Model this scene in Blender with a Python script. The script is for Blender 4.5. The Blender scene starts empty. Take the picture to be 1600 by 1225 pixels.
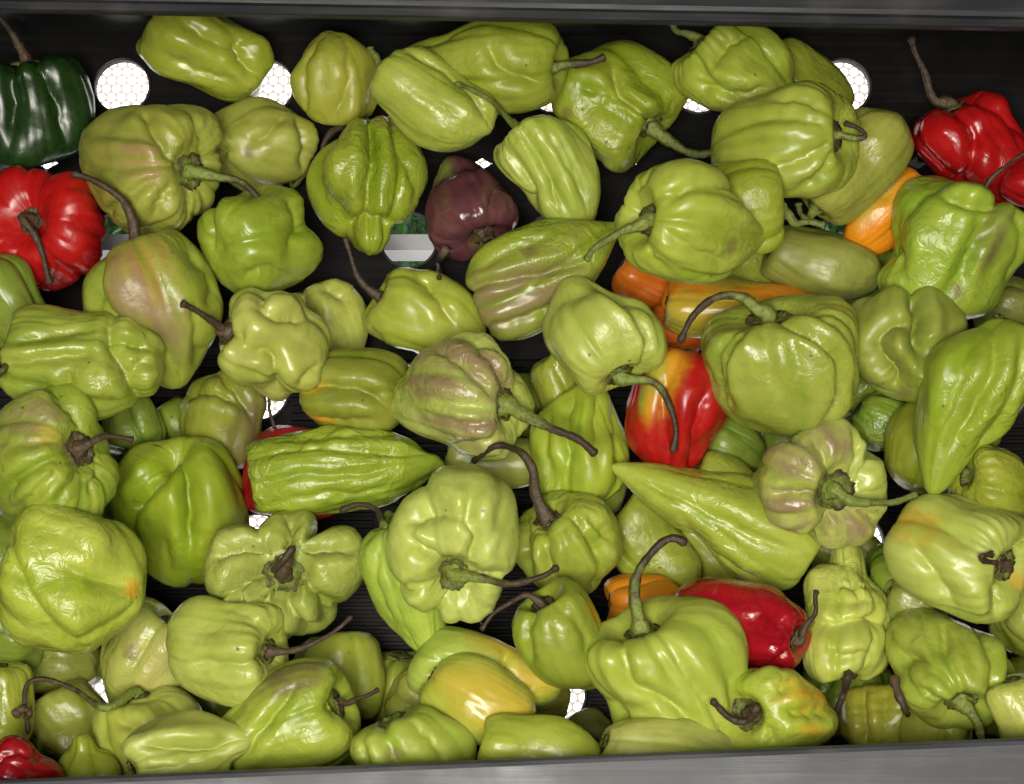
import bpy, math, random
import numpy as np

# ------------------------------------------------------------------ scene, camera, light
SC = bpy.context.scene
COL = SC.collection
PW, PH = 1600.0, 1225.0                      # the photograph's own pixel frame, used to lay the heap out
FV = math.radians(26.0)                      # vertical field of view
FPX = (PH / 2) / math.tan(FV / 2)            # focal length in those pixels
TILT = math.radians(8.0)                     # camera leans this far from straight down
DMID = 0.613                                 # camera to the middle of the heap
R_ = np.array([1.0, 0, 0])
U_ = np.array([0, math.cos(TILT), math.sin(TILT)])
F_ = np.array([0, math.sin(TILT), -math.cos(TILT)])
CAM = np.array([0, 0, 0.05]) - F_ * DMID

cam_d = bpy.data.cameras.new('camera')
cam_d.sensor_fit = 'HORIZONTAL'
cam_d.sensor_width = 36.0
cam_d.lens = 36.0 * FPX / PW
cam_d.clip_start = 0.01
cam_d.clip_end = 50
cam = bpy.data.objects.new('camera', cam_d)
COL.objects.link(cam)
cam.location = CAM
cam.rotation_euler = (TILT, 0, 0)
SC.camera = cam

W = bpy.data.worlds.new('World')
SC.world = W
W.use_nodes = True
W.node_tree.nodes['Background'].inputs[0].default_value = (0.80, 0.90, 1.0, 1)
W.node_tree.nodes['Background'].inputs[1].default_value = 0.012


def area(name, loc, aim, sx, sy, power, col):
    d = bpy.data.lights.new(name, 'AREA')
    d.shape = 'RECTANGLE'
    d.size, d.size_y = sx, sy
    d.energy = power
    d.color = col
    o = bpy.data.objects.new(name, d)
    COL.objects.link(o)
    o.location = loc
    v = np.array(aim, float) - np.array(loc, float)
    from mathutils import Vector
    o.rotation_euler = Vector(v).to_track_quat('-Z', 'Y').to_euler()
    o['kind'] = 'helper'
    return o


area('ceiling_tube_light', (-0.06, -0.19, 0.90), (0.0, -0.12, 0.04), 0.44, 0.24, 9.3, (1.0, 0.955, 0.85))
area('ceiling_panel_light', (0.36, -0.14, 1.15), (0.06, -0.06, 0.04), 0.26, 0.20, 1.7, (1.0, 0.955, 0.85))
area('aisle_light', (0.1, 1.2, 1.3), (0.0, 0.0, 0.04), 0.6, 0.2, 0.5, (0.86, 0.93, 1.0))

SC.view_settings.view_transform = 'Standard'
SC.view_settings.look = 'None'
SC.view_settings.exposure = 0.0
SC.view_settings.gamma = 1.0
SC.view_settings.use_curve_mapping = False
SC.render.engine = 'CYCLES'
SC.cycles.use_denoising = True
SC.cycles.use_adaptive_sampling = True
SC.cycles.adaptive_threshold = 0.03
SC.cycles.max_bounces = 6
SC.cycles.diffuse_bounces = 2
SC.cycles.glossy_bounces = 2
SC.cycles.sample_clamp_indirect = 4.0


def ray(px, py):
    return F_ + R_ * ((px - PW / 2) / FPX) + U_ * ((PH / 2 - py) / FPX)


def at_z(px, py, z):
    r = ray(px, py)
    return CAM + r * ((z - CAM[2]) / r[2])


def to_px(p):
    v = p - CAM
    d = v @ F_
    return np.stack([PW / 2 + FPX * (v @ R_) / d, PH / 2 - FPX * (v @ U_) / d, d], -1)


# ------------------------------------------------------------------ material helpers
def mat(name):
    m = bpy.data.materials.new(name)
    m.use_nodes = True
    nt = m.node_tree
    return m, nt, nt.nodes['Principled BSDF']


def N(nt, t, **kw):
    n = nt.nodes.new(t)
    for k, v in kw.items():
        if k.startswith('i_'):
            n.inputs[k[2:].replace('_', ' ')].default_value = v
        else:
            setattr(n, k, v)
    return n


def mixc(nt, fac, a, b, blend='MIX'):
    n = nt.nodes.new('ShaderNodeMix')
    n.data_type = 'RGBA'
    n.blend_type = blend
    for sock, val in ((n.inputs[0], fac), (n.inputs[6], a), (n.inputs[7], b)):
        if hasattr(val, 'links') or hasattr(val, 'is_linked'):
            nt.links.new(val, sock)
        else:
            sock.default_value = val
    return n.outputs[2]


def ramp(nt, src, lo, hi, a=0.0, b=1.0):
    n = nt.nodes.new('ShaderNodeMapRange')
    n.interpolation_type = 'SMOOTHSTEP'
    nt.links.new(src, n.inputs[0])
    n.inputs[1].default_value, n.inputs[2].default_value = lo, hi
    n.inputs[3].default_value, n.inputs[4].default_value = a, b
    return n.outputs[0]


def math_n(nt, op, a, b):
    n = nt.nodes.new('ShaderNodeMath')
    n.operation = op
    for s, v in ((n.inputs[0], a), (n.inputs[1], b)):
        if hasattr(v, 'is_linked'):
            nt.links.new(v, s)
        else:
            s.default_value = v
    return n.outputs[0]


def obj_attr(nt, nm):
    n = nt.nodes.new('ShaderNodeAttribute')
    n.attribute_type = 'OBJECT'
    n.attribute_name = nm
    return n


def geo_attr(nt, nm):
    n = nt.nodes.new('ShaderNodeAttribute')
    n.attribute_type = 'GEOMETRY'
    n.attribute_name = nm
    return n


# pepper skin: two skin colours and two blush colours come from each pepper, speckle and crinkle from noise
def skin_material():
    m, nt, b = mat('pepper_skin')
    L = nt.links
    tc = N(nt, 'ShaderNodeTexCoord')
    co = tc.outputs['Object']
    sd = obj_attr(nt, 'seed')
    add = N(nt, 'ShaderNodeVectorMath', operation='ADD')
    L.new(co, add.inputs[0])
    L.new(sd.outputs['Vector'], add.inputs[1])
    co = add.outputs[0]
    A = obj_attr(nt, 'skin_a').outputs['Color']
    B = obj_attr(nt, 'skin_b').outputs['Color']
    P1 = obj_attr(nt, 'blush_a').outputs['Color']
    P2 = obj_attr(nt, 'blush_b').outputs['Color']

    def noise(scale, detail=3.0, rough=0.55, dist=0.0):
        n = N(nt, 'ShaderNodeTexNoise')
        n.inputs['Scale'].default_value = scale
        n.inputs['Detail'].default_value = detail
        n.inputs['Roughness'].default_value = rough
        n.inputs['Distortion'].default_value = dist
        L.new(co, n.inputs['Vector'])
        return n.outputs['Fac']

    big = ramp(nt, noise(48, 2), 0.36, 0.66)
    vein = geo_attr(nt, 'vein').outputs['Fac']
    c = mixc(nt, math_n(nt, 'ADD', math_n(nt, 'MULTIPLY', big, 0.62), math_n(nt, 'MULTIPLY', vein, 0.5)), A, B)
    # pale lengthwise flesh streaks along the lobes, from a mesh attribute
    st = geo_attr(nt, 'streak').outputs['Fac']
    wm = geo_attr(nt, 'crinkle_mask').outputs['Fac']
    pale = mixc(nt, 0.5, B, (0.50, 0.47, 0.10, 1))
    isg = obj_attr(nt, 'greenish').outputs['Fac']
    c = mixc(nt, math_n(nt, 'MULTIPLY', ramp(nt, st, 0.45, 1.0, 0.0, 0.30), isg), c, pale)
    edge = noise(150, 3, 0.6)
    mid = ramp(nt, edge, 0.45, 0.7, 0.0, 0.26)
    c = mixc(nt, math_n(nt, 'MULTIPLY', mid, isg), c, mixc(nt, 0.6, c, (0.10, 0.20, 0.012, 1), 'MULTIPLY'))
    # blushes
    for nm, colr, k in (('patch', P1, 0.9), ('patch_b', P2, 0.9)):
        pv = geo_attr(nt, nm).outputs['Fac']
        pm = math_n(nt, 'ADD', pv, math_n(nt, 'MULTIPLY', math_n(nt, 'SUBTRACT', edge, 0.5), 0.8))
        pm = math_n(nt, 'MULTIPLY', ramp(nt, pm, 0.02, 0.95, 0.0, k), ramp(nt, pv, 0.02, 0.2))
        c = mixc(nt, pm, c, colr)
    # small dark specks and scars
    v = N(nt, 'ShaderNodeTexVoronoi', feature='F1')
    v.inputs['Scale'].default_value = 95
    L.new(co, v.inputs['Vector'])
    spk = math_n(nt, 'MULTIPLY', ramp(nt, v.outputs['Distance'], 0.035, 0.075, 1.0, 0.0),
                 ramp(nt, wm, 0.50, 0.56))
    c = mixc(nt, math_n(nt, 'MULTIPLY', spk, 0.75), c, (0.07, 0.055, 0.02, 1))
    # a few larger corky scars with ragged outlines
    v2 = N(nt, 'ShaderNodeTexVoronoi', feature='F1')
    v2.inputs['Scale'].default_value = 34
    L.new(co, v2.inputs['Vector'])
    sc = math_n(nt, 'ADD', v2.outputs['Distance'], math_n(nt, 'MULTIPLY', math_n(nt, 'SUBTRACT', edge, 0.5), 0.22))
    sc = math_n(nt, 'MULTIPLY', ramp(nt, sc, 0.05, 0.15, 0.62, 0.0), ramp(nt, wm, 0.66, 0.78))
    c = mixc(nt, sc, c, (0.17, 0.12, 0.05, 1))
    L.new(c, b.inputs['Base Color'])
    b.inputs['Subsurface Weight'].default_value = 0.25
    b.inputs['Subsurface Radius'].default_value = (1.0, 0.9, 0.25)
    b.inputs['Subsurface Scale'].default_value = 0.0035
    rg = math_n(nt, 'ADD', ramp(nt, edge, 0.35, 0.7, 0.0, 0.13), obj_attr(nt, 'rough').outputs['Fac'])
    L.new(rg, b.inputs['Roughness'])
    b.inputs['Specular IOR Level'].default_value = 0.5
        # crinkle: worm-like micro folds, patchy
    n1 = noise(190, 3.5, 0.55, 0.8)
    crk = obj_attr(nt, 'crinkle').outputs['Fac']
    h = math_n(nt, 'MULTIPLY', n1, math_n(nt, 'ADD', math_n(nt, 'MULTIPLY', math_n(nt, 'MULTIPLY', wm, crk), 1.0), 0.06))
    bp = N(nt, 'ShaderNodeBump')
    bp.inputs['Strength'].default_value = 0.7
    bp.inputs['Distance'].default_value = 0.0023
    L.new(h, bp.inputs['Height'])
    L.new(bp.outputs[0], b.inputs['Normal'])
    return m


def stem_material():
    m, nt, b = mat('pepper_stem')
    L = nt.links
    tc = N(nt, 'ShaderNodeTexCoord')
    A = obj_attr(nt, 'skin_a').outputs['Color']
    B = obj_attr(nt, 'skin_b').outputs['Color']
    t = geo_attr(nt, 'along').outputs['Fac']
    n = N(nt, 'ShaderNodeTexNoise')
    n.inputs['Scale'].default_value = 260
    n.inputs['Detail'].default_value = 4
    L.new(tc.outputs['Object'], n.inputs['Vector'])
    s = math_n(nt, 'ADD', t, math_n(nt, 'MULTIPLY', math_n(nt, 'SUBTRACT', n.outputs['Fac'], 0.5), 0.9))
    c = mixc(nt, ramp(nt, s, 0.12, 0.62), A, B)
    n2 = N(nt, 'ShaderNodeTexNoise')
    n2.inputs['Scale'].default_value = 900
    n2.inputs['Detail'].default_value = 3
    L.new(tc.outputs['Object'], n2.inputs['Vector'])
    c = mixc(nt, ramp(nt, n2.outputs['Fac'], 0.48, 0.75, 0, 0.55), c, (0.022, 0.015, 0.008, 1))
    L.new(c, b.inputs['Base Color'])
    b.inputs['Roughness'].default_value = 0.5
    b.inputs['Specular IOR Level'].default_value = 0.32
    bp = N(nt, 'ShaderNodeBump')
    bp.inputs['Strength'].default_value = 0.6
    bp.inputs['Distance'].default_value = 0.0008
    L.new(n2.outputs['Fac'], bp.inputs['Height'])
    L.new(bp.outputs[0], b.inputs['Normal'])
    return m


def plastic_material(name, col, rough, streak=0.0, dust=0.0, spec=0.5):
    m, nt, b = mat(name)
    L = nt.links
    tc = N(nt, 'ShaderNodeTexCoord')
    mp = N(nt, 'ShaderNodeMapping')
    mp.inputs['Scale'].default_value = (14, 420, 420)
    L.new(tc.outputs['Object'], mp.inputs[0])
    n = N(nt, 'ShaderNodeTexNoise')
    n.inputs['Scale'].default_value = 1.0
    n.inputs['Detail'].default_value = 5
    L.new(mp.outputs[0], n.inputs['Vector'])
    n2 = N(nt, 'ShaderNodeTexNoise')
    n2.inputs['Scale'].default_value = 35
    n2.inputs['Detail'].default_value = 5
    L.new(tc.outputs['Object'], n2.inputs['Vector'])
    light = tuple(min(1, x * 2.2 + 0.02) for x in col[:3]) + (1,)
    c = mixc(nt, ramp(nt, n.outputs['Fac'], 0.45, 0.75, 0, streak), col, light)
    c = mixc(nt, ramp(nt, n2.outputs['Fac'], 0.5, 0.75, 0, dust), c, (0.20, 0.19, 0.18, 1))
    L.new(c, b.inputs['Base Color'])
    b.inputs['Specular IOR Level'].default_value = spec
    L.new(ramp(nt, n2.outputs['Fac'], 0.3, 0.7, rough - 0.08, rough + 0.12), b.inputs['Roughness'])
    bp = N(nt, 'ShaderNodeBump')
    bp.inputs['Strength'].default_value = 0.25
    bp.inputs['Distance'].default_value = 0.0005
    L.new(n.outputs['Fac'], bp.inputs['Height'])
    L.new(bp.outputs[0], b.inputs['Normal'])
    return m


SKIN = skin_material()
STEM = stem_material()
CRATE = plastic_material('crate_black_plastic', (0.012, 0.012, 0.013, 1), 0.42, 0.25, 0.03, 0.35)
FLOORM = plastic_material('crate_floor_plastic', (0.004, 0.0038, 0.004, 1), 0.5, 0.2, 0.02, 0.12)
RIM_LIT = plastic_material('crate_lit_rim_plastic', (0.037, 0.038, 0.046, 1), 0.42, 0.5, 0.15)  # black plastic; overhead light on the near rim is put into this greyer colour
RIM_SHADED = plastic_material('crate_shaded_rim_plastic', (0.010, 0.0105, 0.0135, 1), 0.5, 0.4, 0.15)  # same rim plastic, darkened in colour for the weaker light at the far side


# ------------------------------------------------------------------ mesh helpers
def mesh_obj(name, verts, faces, material, parent=None, smooth=True, attrs=None):
    me = bpy.data.meshes.new(name)
    me.from_pydata([tuple(v) for v in np.asarray(verts, float)], [], [tuple(f) for f in faces])
    if smooth:
        me.polygons.foreach_set('use_smooth', np.ones(len(me.polygons), bool))
    if attrs:
        for k, v in attrs.items():
            at = me.attributes.new(k, 'FLOAT', 'POINT')
            at.data.foreach_set('value', np.asarray(v, np.float32))
    me.materials.append(material)
    me.update()
    o = bpy.data.objects.new(name, me)
    COL.objects.link(o)
    if parent is not None:
        o.parent = parent
    return o


def empty(name, loc):
    o = bpy.data.objects.new(name, None)
    o.empty_display_size = 0.01
    COL.objects.link(o)
    o.location = loc
    return o


def tag(o, label, cat=None, group=None, kind=None):
    o['label'] = label
    if cat:
        o['category'] = cat
    if group:
        o['group'] = group
    if kind:
        o['kind'] = kind


def grid_faces(nu, nv, close_v=True):
    f = []
    for i in range(nu - 1):
        for j in range(nv if close_v else nv - 1):
            k = (j + 1) % nv
            f.append((i * nv + j, i * nv + k, (i + 1) * nv + k, (i + 1) * nv + j))
    return f


def catmull(pts, n):
    """resample a control polyline with a Catmull-Rom spline at n points evenly spaced by arc length"""
    P = np.asarray(pts, float)
    E = np.vstack([2 * P[0] - P[1], P, 2 * P[-1] - P[-2]])
    out = []
    for i in range(len(P) - 1):
        p0, p1, p2, p3 = E[i:i + 4]
        t = np.linspace(0, 1, 24, endpoint=False)[:, None]
        out.append(0.5 * ((2 * p1) + (-p0 + p2) * t + (2 * p0 - 5 * p1 + 4 * p2 - p3) * t ** 2
                          + (-p0 + 3 * p1 - 3 * p2 + p3) * t ** 3))
    out = np.vstack(out + [P[-1:]])
    s = np.r_[0, np.cumsum(np.linalg.norm(np.diff(out, axis=0), axis=1))]
    q = np.linspace(0, s[-1], n)
    return np.stack([np.interp(q, s, out[:, k]) for k in range(P.shape[1])], -1)


class Waves:
    """smooth 3-D noise: a sum of random plane waves"""
    def __init__(self, rng, freq, k=20):
        d = rng.normal(size=(k, 3))
        d /= np.linalg.norm(d, axis=1)[:, None]
        self.k = d * (freq * rng.uniform(0.6, 1.4, (k, 1)))
        self.ph = rng.uniform(0, 6.283, k)
        self.n = k

    def __call__(self, p):
        return np.cos(p @ self.k.T + self.ph).sum(-1) / math.sqrt(self.n / 2)


# ------------------------------------------------------------------ the crate
FLOOR_Z = 0.0
RIM_Z = 0.112
HOLE_X = [-56, 175, 406, 637, 868, 1099, 1330, 1561]
HOLE_Y = [135, 375, 612, 848, 1085]


def lathe_bar(name, prof_l, prof_r, material, parent):
    """a bar along x whose cross-section goes from prof_l (at left) to prof_r (at right); (y, z) rings"""
    n = len(prof_l)
    nx = 40
    V, Fc = [], []
    for i in range(nx + 1):
        t = i / nx
        x = -0.30 + 0.60 * t
        for a, b in zip(prof_l, prof_r):
            V.append((x, a[0] * (1 - t) + b[0] * t, a[1] * (1 - t) + b[1] * t))
    for i in range(nx):
        for j in range(n):
            k = (j + 1) % n
            Fc.append((i * n + j, i * n + k, (i + 1) * n + k, (i + 1) * n + j))
    Fc.append(tuple(range(n)))
    Fc.append(tuple(reversed(range(nx * n, nx * n + n))))
    return mesh_obj(name, V, Fc, material, parent, smooth=False)


def build_crate():
    root = empty('vegetable_crate', (0, 0, 0))
    tag(root, 'black plastic crate with round floor holes and grey-lit rims holding the peppers', 'crate')
    # hole centres on the floor
    p0, p1 = at_z(175, 612, 0), at_z(1330, 612, 0)
    pitch = (p1[0] - p0[0]) / 5
    rows = [at_z(175, y, 0)[1] for y in HOLE_Y]
    xs = [p0[0] + pitch * k for k in range(-2, 8)]
    rad = 44 * DMID / FPX * 1.06
    # floor: tiles with a round hole each, 3 mm thick, one mesh
    th = 0.003
    V, Fc = [], []

    def quad(a, b, c, d):
        i = len(V)
        V.extend([a, b, c, d])
        Fc.append((i, i + 1, i + 2, i + 3))
    ye = [0.5 * (rows[i] + rows[i + 1]) for i in range(4)]
    y_edges = [rows[0] + 0.034] + ye + [rows[4] - 0.045]
    y_edges[0] = 0.185
    seg = 48
    for r, cy in enumerate(rows):
        yt, yb = y_edges[r], y_edges[r + 1]
        for cx in xs:
            xl, xr = cx - pitch / 2, cx + pitch / 2
            if r == 0 and cx > 0.15:      # the far right corner has no hole
                quad((xl, yb, 0), (xr, yb, 0), (xr, yt, 0), (xl, yt, 0))
                continue
            for s in range(seg):
                pts = []
                for q in (s, s + 1):
                    an = 2 * math.pi * q / seg
                    c_, s_ = math.cos(an), math.sin(an)
                    tx = (xr - cx) / abs(c_) if abs(c_) > 1e-6 else 1e9
                    ty = ((yt - cy) if s_ > 0 else (cy - yb)) / abs(s_) if abs(s_) > 1e-6 else 1e9
                    t = min(tx, ty)
                    pts.append(((cx + rad * c_, cy + rad * s_), (cx + t * c_, cy + t * s_)))
                (i0, o0), (i1, o1) = pts
                quad((*i0, 0), (*o0, 0), (*o1, 0), (*i1, 0))
                quad((*i0, 0), (*i1, 0), (*i1, -th), (*i0, -th))
                quad((*i0, -th), (*i1, -th), (*o1, -th), (*o0, -th))
    floor = mesh_obj('floor', V, Fc, FLOORM, root, smooth=False)
    # raised lip round each hole that the photo shows
    for r, cy in enumerate(rows):
        for cx in xs[1:9]:
            if r == 0 and cx > 0.15:
                continue
            nv = 48
            R2, r2 = rad + 0.0006, 0.0007
            VV = [((R2 + r2 * math.cos(2 * math.pi * b / 8)) * math.cos(2 * math.pi * a / nv),
                   (R2 + r2 * math.cos(2 * math.pi * b / 8)) * math.sin(2 * math.pi * a / nv),
                   r2 * math.sin(2 * math.pi * b / 8)) for a in range(nv) for b in range(8)]
            FF = [(a * 8 + b, a * 8 + (b + 1) % 8, ((a + 1) % nv) * 8 + (b + 1) % 8, ((a + 1) % nv) * 8 + b)
                  for a in range(nv) for b in range(8)]
            if r == 0 and cx == xs[1]:
                ring_me = mesh_obj('hole_lip', VV, FF, CRATE, floor)
                o = ring_me
            else:
                o = bpy.data.objects.new('hole_lip', ring_me.data)
                COL.objects.link(o)
                o.parent = floor
            o.location = (cx, cy, 0.0004)
    # floor ribs along x: full-length ribs between hole rows, short ones between holes
    rp = 12.2 * DMID / FPX * 1.06

    def rib_geom(x0, x1, y, V, Fc):
        w, h = rp * 0.30, 0.0016
        i = len(V)
        for x in (x0, x1):
            V.extend([(x, y - w, 0.0), (x, y - w * 0.7, h), (x, y + w * 0.7, h), (x, y + w, 0.0)])
        Fc.extend([(i, i + 4, i + 5, i + 1), (i + 1, i + 5, i + 6, i + 2), (i + 2, i + 6, i + 7, i + 3),
                   (i, i + 1, i + 2, i + 3), (i + 4, i + 7, i + 6, i + 5)])
    V0, F0 = [], []
    rib_geom(-0.265, 0.265, 0, V0, F0)
    rib_me = None
    VS, FS = [], []
    y = at_z(800, 560, 0)[1]
    while y > -0.17:
        near = [cy for cy in rows if abs(cy - y) < rad + 0.0022]
        if not near:
            if rib_me is None:
                o = mesh_obj('rib', V0, F0, FLOORM, floor, smooth=False)
                rib_me = o.data
            else:
                o = bpy.data.objects.new('rib', rib_me)
                COL.objects.link(o)
                o.parent = floor
            o.location = (0, y, 0.0002)
        else:
            for a, b in zip(xs[:-1], xs[1:]):
                rib_geom(a + rad + 0.002, b - rad - 0.002, y, VS, FS)
        y -= rp
    o = mesh_obj('short_rib', np.array(VS) + [0, 0, 0.0002], FS, FLOORM, floor, smooth=False)
    o['kind'] = 'stuff'
    # rims: inner edge lines read off the photograph
    fl, fr = at_z(0, 14, RIM_Z)[1], at_z(1600, 42, RIM_Z)[1]
    nl, nr = at_z(0, 1221, RIM_Z)[1], at_z(1600, 1153, RIM_Z)[1]
    k = 0.60 / 0.33
    fm, nm = (fl + fr) / 2, (nl + nr) / 2
    fl, fr = fm + (fl - fm) * k, fm + (fr - fm) * k
    nl, nr = nm + (nl - nm) * k, nm + (nr - nm) * k

    def far(y):
        z = RIM_Z
        return [(y, z - 0.0010), (y + 0.0004, z - 0.0004), (y + 0.0012, z - 0.0004), (y + 0.0016, z - 0.0016), (y + 0.0032, z - 0.0016),
                (y + 0.0038, z - 0.0004), (y + 0.0052, z + 0.0004), (y + 0.045, z + 0.0012), (y + 0.045, z - 0.012),
                (y + 0.034, z - 0.012), (y + 0.030, z - 0.006), (y + 0.001, z - 0.005), (y, z - 0.004)]

    def near(y):
        z = RIM_Z
        return [(y, z - 0.004), (y, z - 0.0016), (y - 0.0008, z - 0.0004), (y - 0.002, z), (y - 0.0075, z + 0.0003),
                (y - 0.0150, z + 0.0004), (y - 0.045, z), (y - 0.045, z - 0.012),
                (y - 0.030, z - 0.012), (y - 0.026, z - 0.006), (y - 0.002, z - 0.005)]
    lathe_bar('far_rim', far(fl), far(fr), RIM_SHADED, root)
    lathe_bar('near_rim', near(nl), near(nr), RIM_LIT, root)

    def wall(y0, y1, z0, z1, t):
        return [(y0, z0), (y1, z1), (y1 + t, z1), (y0 + t, z0)]
    lathe_bar('far_wall', wall(fm + 0.034, fl + 0.036, -0.003, RIM_Z - 0.006, 0.004),
              wall(fm + 0.034, fr + 0.036, -0.003, RIM_Z - 0.006, 0.004), CRATE, root)
    lathe_bar('near_wall', wall(nm - 0.030, nl - 0.032, -0.003, RIM_Z - 0.006, -0.004),
              wall(nm - 0.030, nr - 0.032, -0.003, RIM_Z - 0.006, -0.004), CRATE, root)
    for s in (-1, 1):
        x = s * 0.268
        a, b = min(x, x + s * 0.004), max(x, x + s * 0.004)
        ya, yb = nm - 0.028, fm + 0.032
        mesh_obj('side_wall', [(a, ya, 0.001), (b, ya, 0.001), (b, yb, 0.001), (a, yb, 0.001),
                               (a, ya, RIM_Z - 0.008), (b, ya, RIM_Z - 0.008), (b, yb, RIM_Z - 0.008), (a, yb, RIM_Z - 0.008)],
                 [(0, 3, 2, 1), (4, 5, 6, 7), (0, 1, 5, 4), (1, 2, 6, 5), (2, 3, 7, 6), (3, 0, 4, 7)], CRATE, root, smooth=False)


def tube(name, pts, rad, material, parent, attrs=True, nv=12, flute=0.0, rng=None):
    """a closed round tube along pts"""
    n = len(pts)
    T = np.gradient(pts, axis=0)
    T /= np.linalg.norm(T, axis=1)[:, None] + 1e-12
    ref = np.array([0.31, 0.22, 0.92])
    V = []
    nrm = np.cross(T[0], ref)
    nrm /= np.linalg.norm(nrm)
    th = np.arange(nv) / nv * 2 * math.pi
    for i in range(n):
        nrm = nrm - T[i] * (nrm @ T[i])
        nrm /= np.linalg.norm(nrm)
        bi = np.cross(T[i], nrm)
        rr = rad[i] * (1 + flute * np.cos(5 * th + 0.9))
        V.append(pts[i] + (np.cos(th) * rr)[:, None] * nrm + (np.sin(th) * rr)[:, None] * bi)
    V = np.vstack(V)
    Fc = grid_faces(n, nv)
    Fc.append(tuple(reversed(range(nv))))
    Fc.append(tuple(range((n - 1) * nv, n * nv)))
    at = {'along': np.repeat(np.linspace(0, 1, n), nv)} if attrs else None
    return mesh_obj(name, V, Fc, material, parent, True, at)


build_crate()


# ------------------------------------------------------------------ what shows through the floor holes
def build_below():
    m, nt, b = mat('white_diffuser')
    b.inputs['Base Color'].default_value = (0.9, 0.9, 0.9, 1)
    b.inputs['Emission Color'].default_value = (1.0, 0.985, 0.96, 1)
    b.inputs['Emission Strength'].default_value = 3.2
    g, nt, gb = mat('translucent_grille')
    gb.inputs['Base Color'].default_value = (0.62, 0.55, 0.50, 1)
    gb.inputs['Roughness'].default_value = 0.6
    tr = N(nt, 'ShaderNodeBsdfTranslucent')
    tr.inputs[0].default_value = (0.34, 0.28, 0.25, 1)
    mx = N(nt, 'ShaderNodeMixShader')
    mx.inputs[0].default_value = 0.6
    nt.links.new(gb.outputs[0], mx.inputs[1])
    nt.links.new(tr.outputs[0], mx.inputs[2])
    nt.links.new(mx.outputs[0], nt.nodes['Material Output'].inputs[0])
    zg = -0.030
    pit = 16.2 * (CAM[2] - zg) / FPX / math.cos(TILT)
    for y_top, y_bot, lab in ((20, 292, 'honeycomb light panel behind the upper row of crate floor holes'),
                              (455, 1215, 'honeycomb light panel under the lower rows of crate floor holes')):
        ya, yb = at_z(800, y_bot, zg)[1], at_z(800, y_top, zg)[1]
        yc = (ya + yb) / 2
        root = empty('light_panel', (0, yc, zg - 0.006))
        tag(root, lab, 'light panel', 'honeycomb light panels under the crate')
        hw, hh = 0.245, (yb - ya) / 2
        root.location.x = -0.086 if y_top == 20 else 0.0
        mesh_obj('diffuser', [(-hw, -hh, 0), (hw, -hh, 0), (hw, hh, 0), (-hw, hh, 0),
                              (-hw, -hh, -0.004), (hw, -hh, -0.004), (hw, hh, -0.004), (-hw, hh, -0.004)],
                 [(0, 1, 2, 3), (7, 6, 5, 4), (0, 4, 5, 1), (1, 5, 6, 2), (2, 6, 7, 3), (3, 7, 4, 0)], m, root, smooth=False)
        V, Fc = [], []
        seg = 12
        ny = int(2 * hh / (pit * 0.866))
        nx = int(2 * hw / pit)
        an = np.arange(seg) * 2 * math.pi / seg + math.pi / 6
        for j in range(ny):
            cy = -hh + (j + 0.5) * pit * 0.866
            for i in range(nx):
                cx = -hw + (i + 0.5 + 0.5 * (j % 2)) * pit
                k = len(V)
                R = pit / math.sqrt(3)
                for q in range(seg):
                    # hexagon outline sampled at its corners and edge middles
                    rr = R if q % 2 == 0 else R * math.cos(math.pi / 6)
                    V.append((cx + rr * math.cos(an[q]), cy + rr * math.sin(an[q]), 0.006))
                for q in range(seg):
                    V.append((cx + pit * 0.425 * math.cos(an[q]), cy + pit * 0.425 * math.sin(an[q]), 0.006))
                for q in range(seg):
                    q2 = (q + 1) % seg
                    Fc.append((k + q, k + q2, k + seg + q2, k + seg + q))
        gr = mesh_obj('grille', V, Fc, g, root, smooth=False)
        gr['kind'] = 'stuff'
    # white bar across the gap, and green leaves behind it
    wb, nt, b = mat('white_painted_bar')
    b.inputs['Base Color'].default_value = (0.8, 0.8, 0.8, 1)
    b.inputs['Roughness'].default_value = 0.35
    n = N(nt, 'ShaderNodeTexNoise')
    n.inputs['Scale'].default_value = 120
    nt.links.new(mixc(nt, ramp(nt, n.outputs['Fac'], 0.4, 0.7), (0.82, 0.82, 0.84, 1), (0.7, 0.72, 0.76, 1)), b.inputs['Base Color'])
    z = -0.035
    y1, y2 = at_z(800, 366, z)[1], at_z(800, 391, z)[1]
    yb = at_z(800, 403, z)[1]
    o = lathe_bar('shelf_bar', [(y1, z), (y2, z), (yb, z - 0.006), (y1, z - 0.006)], [(y1, z), (y2, z), (yb, z - 0.006), (y1, z - 0.006)], wb, None)
    tag(o, 'white painted shelf bar seen through the floor hole below the furrowed bright green pepper', 'bar')
    gm, nt, b = mat('green_leaf')
    oi = N(nt, 'ShaderNodeTexNoise')
    oi.inputs['Scale'].default_value = 300
    nt.links.new(mixc(nt, ramp(nt, oi.outputs['Fac'], 0.4, 0.65), (0.010, 0.055, 0.006, 1), (0.060, 0.220, 0.030, 1)), b.inputs['Base Color'])
    b.inputs['Roughness'].default_value = 0.35
    rng = np.random.default_rng(4)
    V, Fc = [], []
    ylo, yhi = at_z(800, 445, -0.06)[1], at_z(800, 300, -0.06)[1]
    for i in range(5200):
        c = np.array([rng.uniform(-0.24, 0.24), rng.uniform(ylo, yhi), rng.uniform(-0.075, -0.05)])
        d = rng.normal(size=3)
        d[2] *= 0.5
        d /= np.linalg.norm(d)
        s = np.cross(d, rng.normal(size=3))
        s /= np.linalg.norm(s)
        l, w = rng.uniform(0.0025, 0.0055), rng.uniform(0.001, 0.002)
        k = len(V)
        V.extend([c - d * l, c + s * w, c + d * l, c - s * w])
        Fc.append((k, k + 1, k + 2, k + 3))
    o = mesh_obj('foliage', V, Fc, gm, None, smooth=False)
    tag(o, 'small green leaves seen through the crate floor holes', 'foliage', kind='stuff')
    gdm, nt, b = mat('dark_ground')
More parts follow.
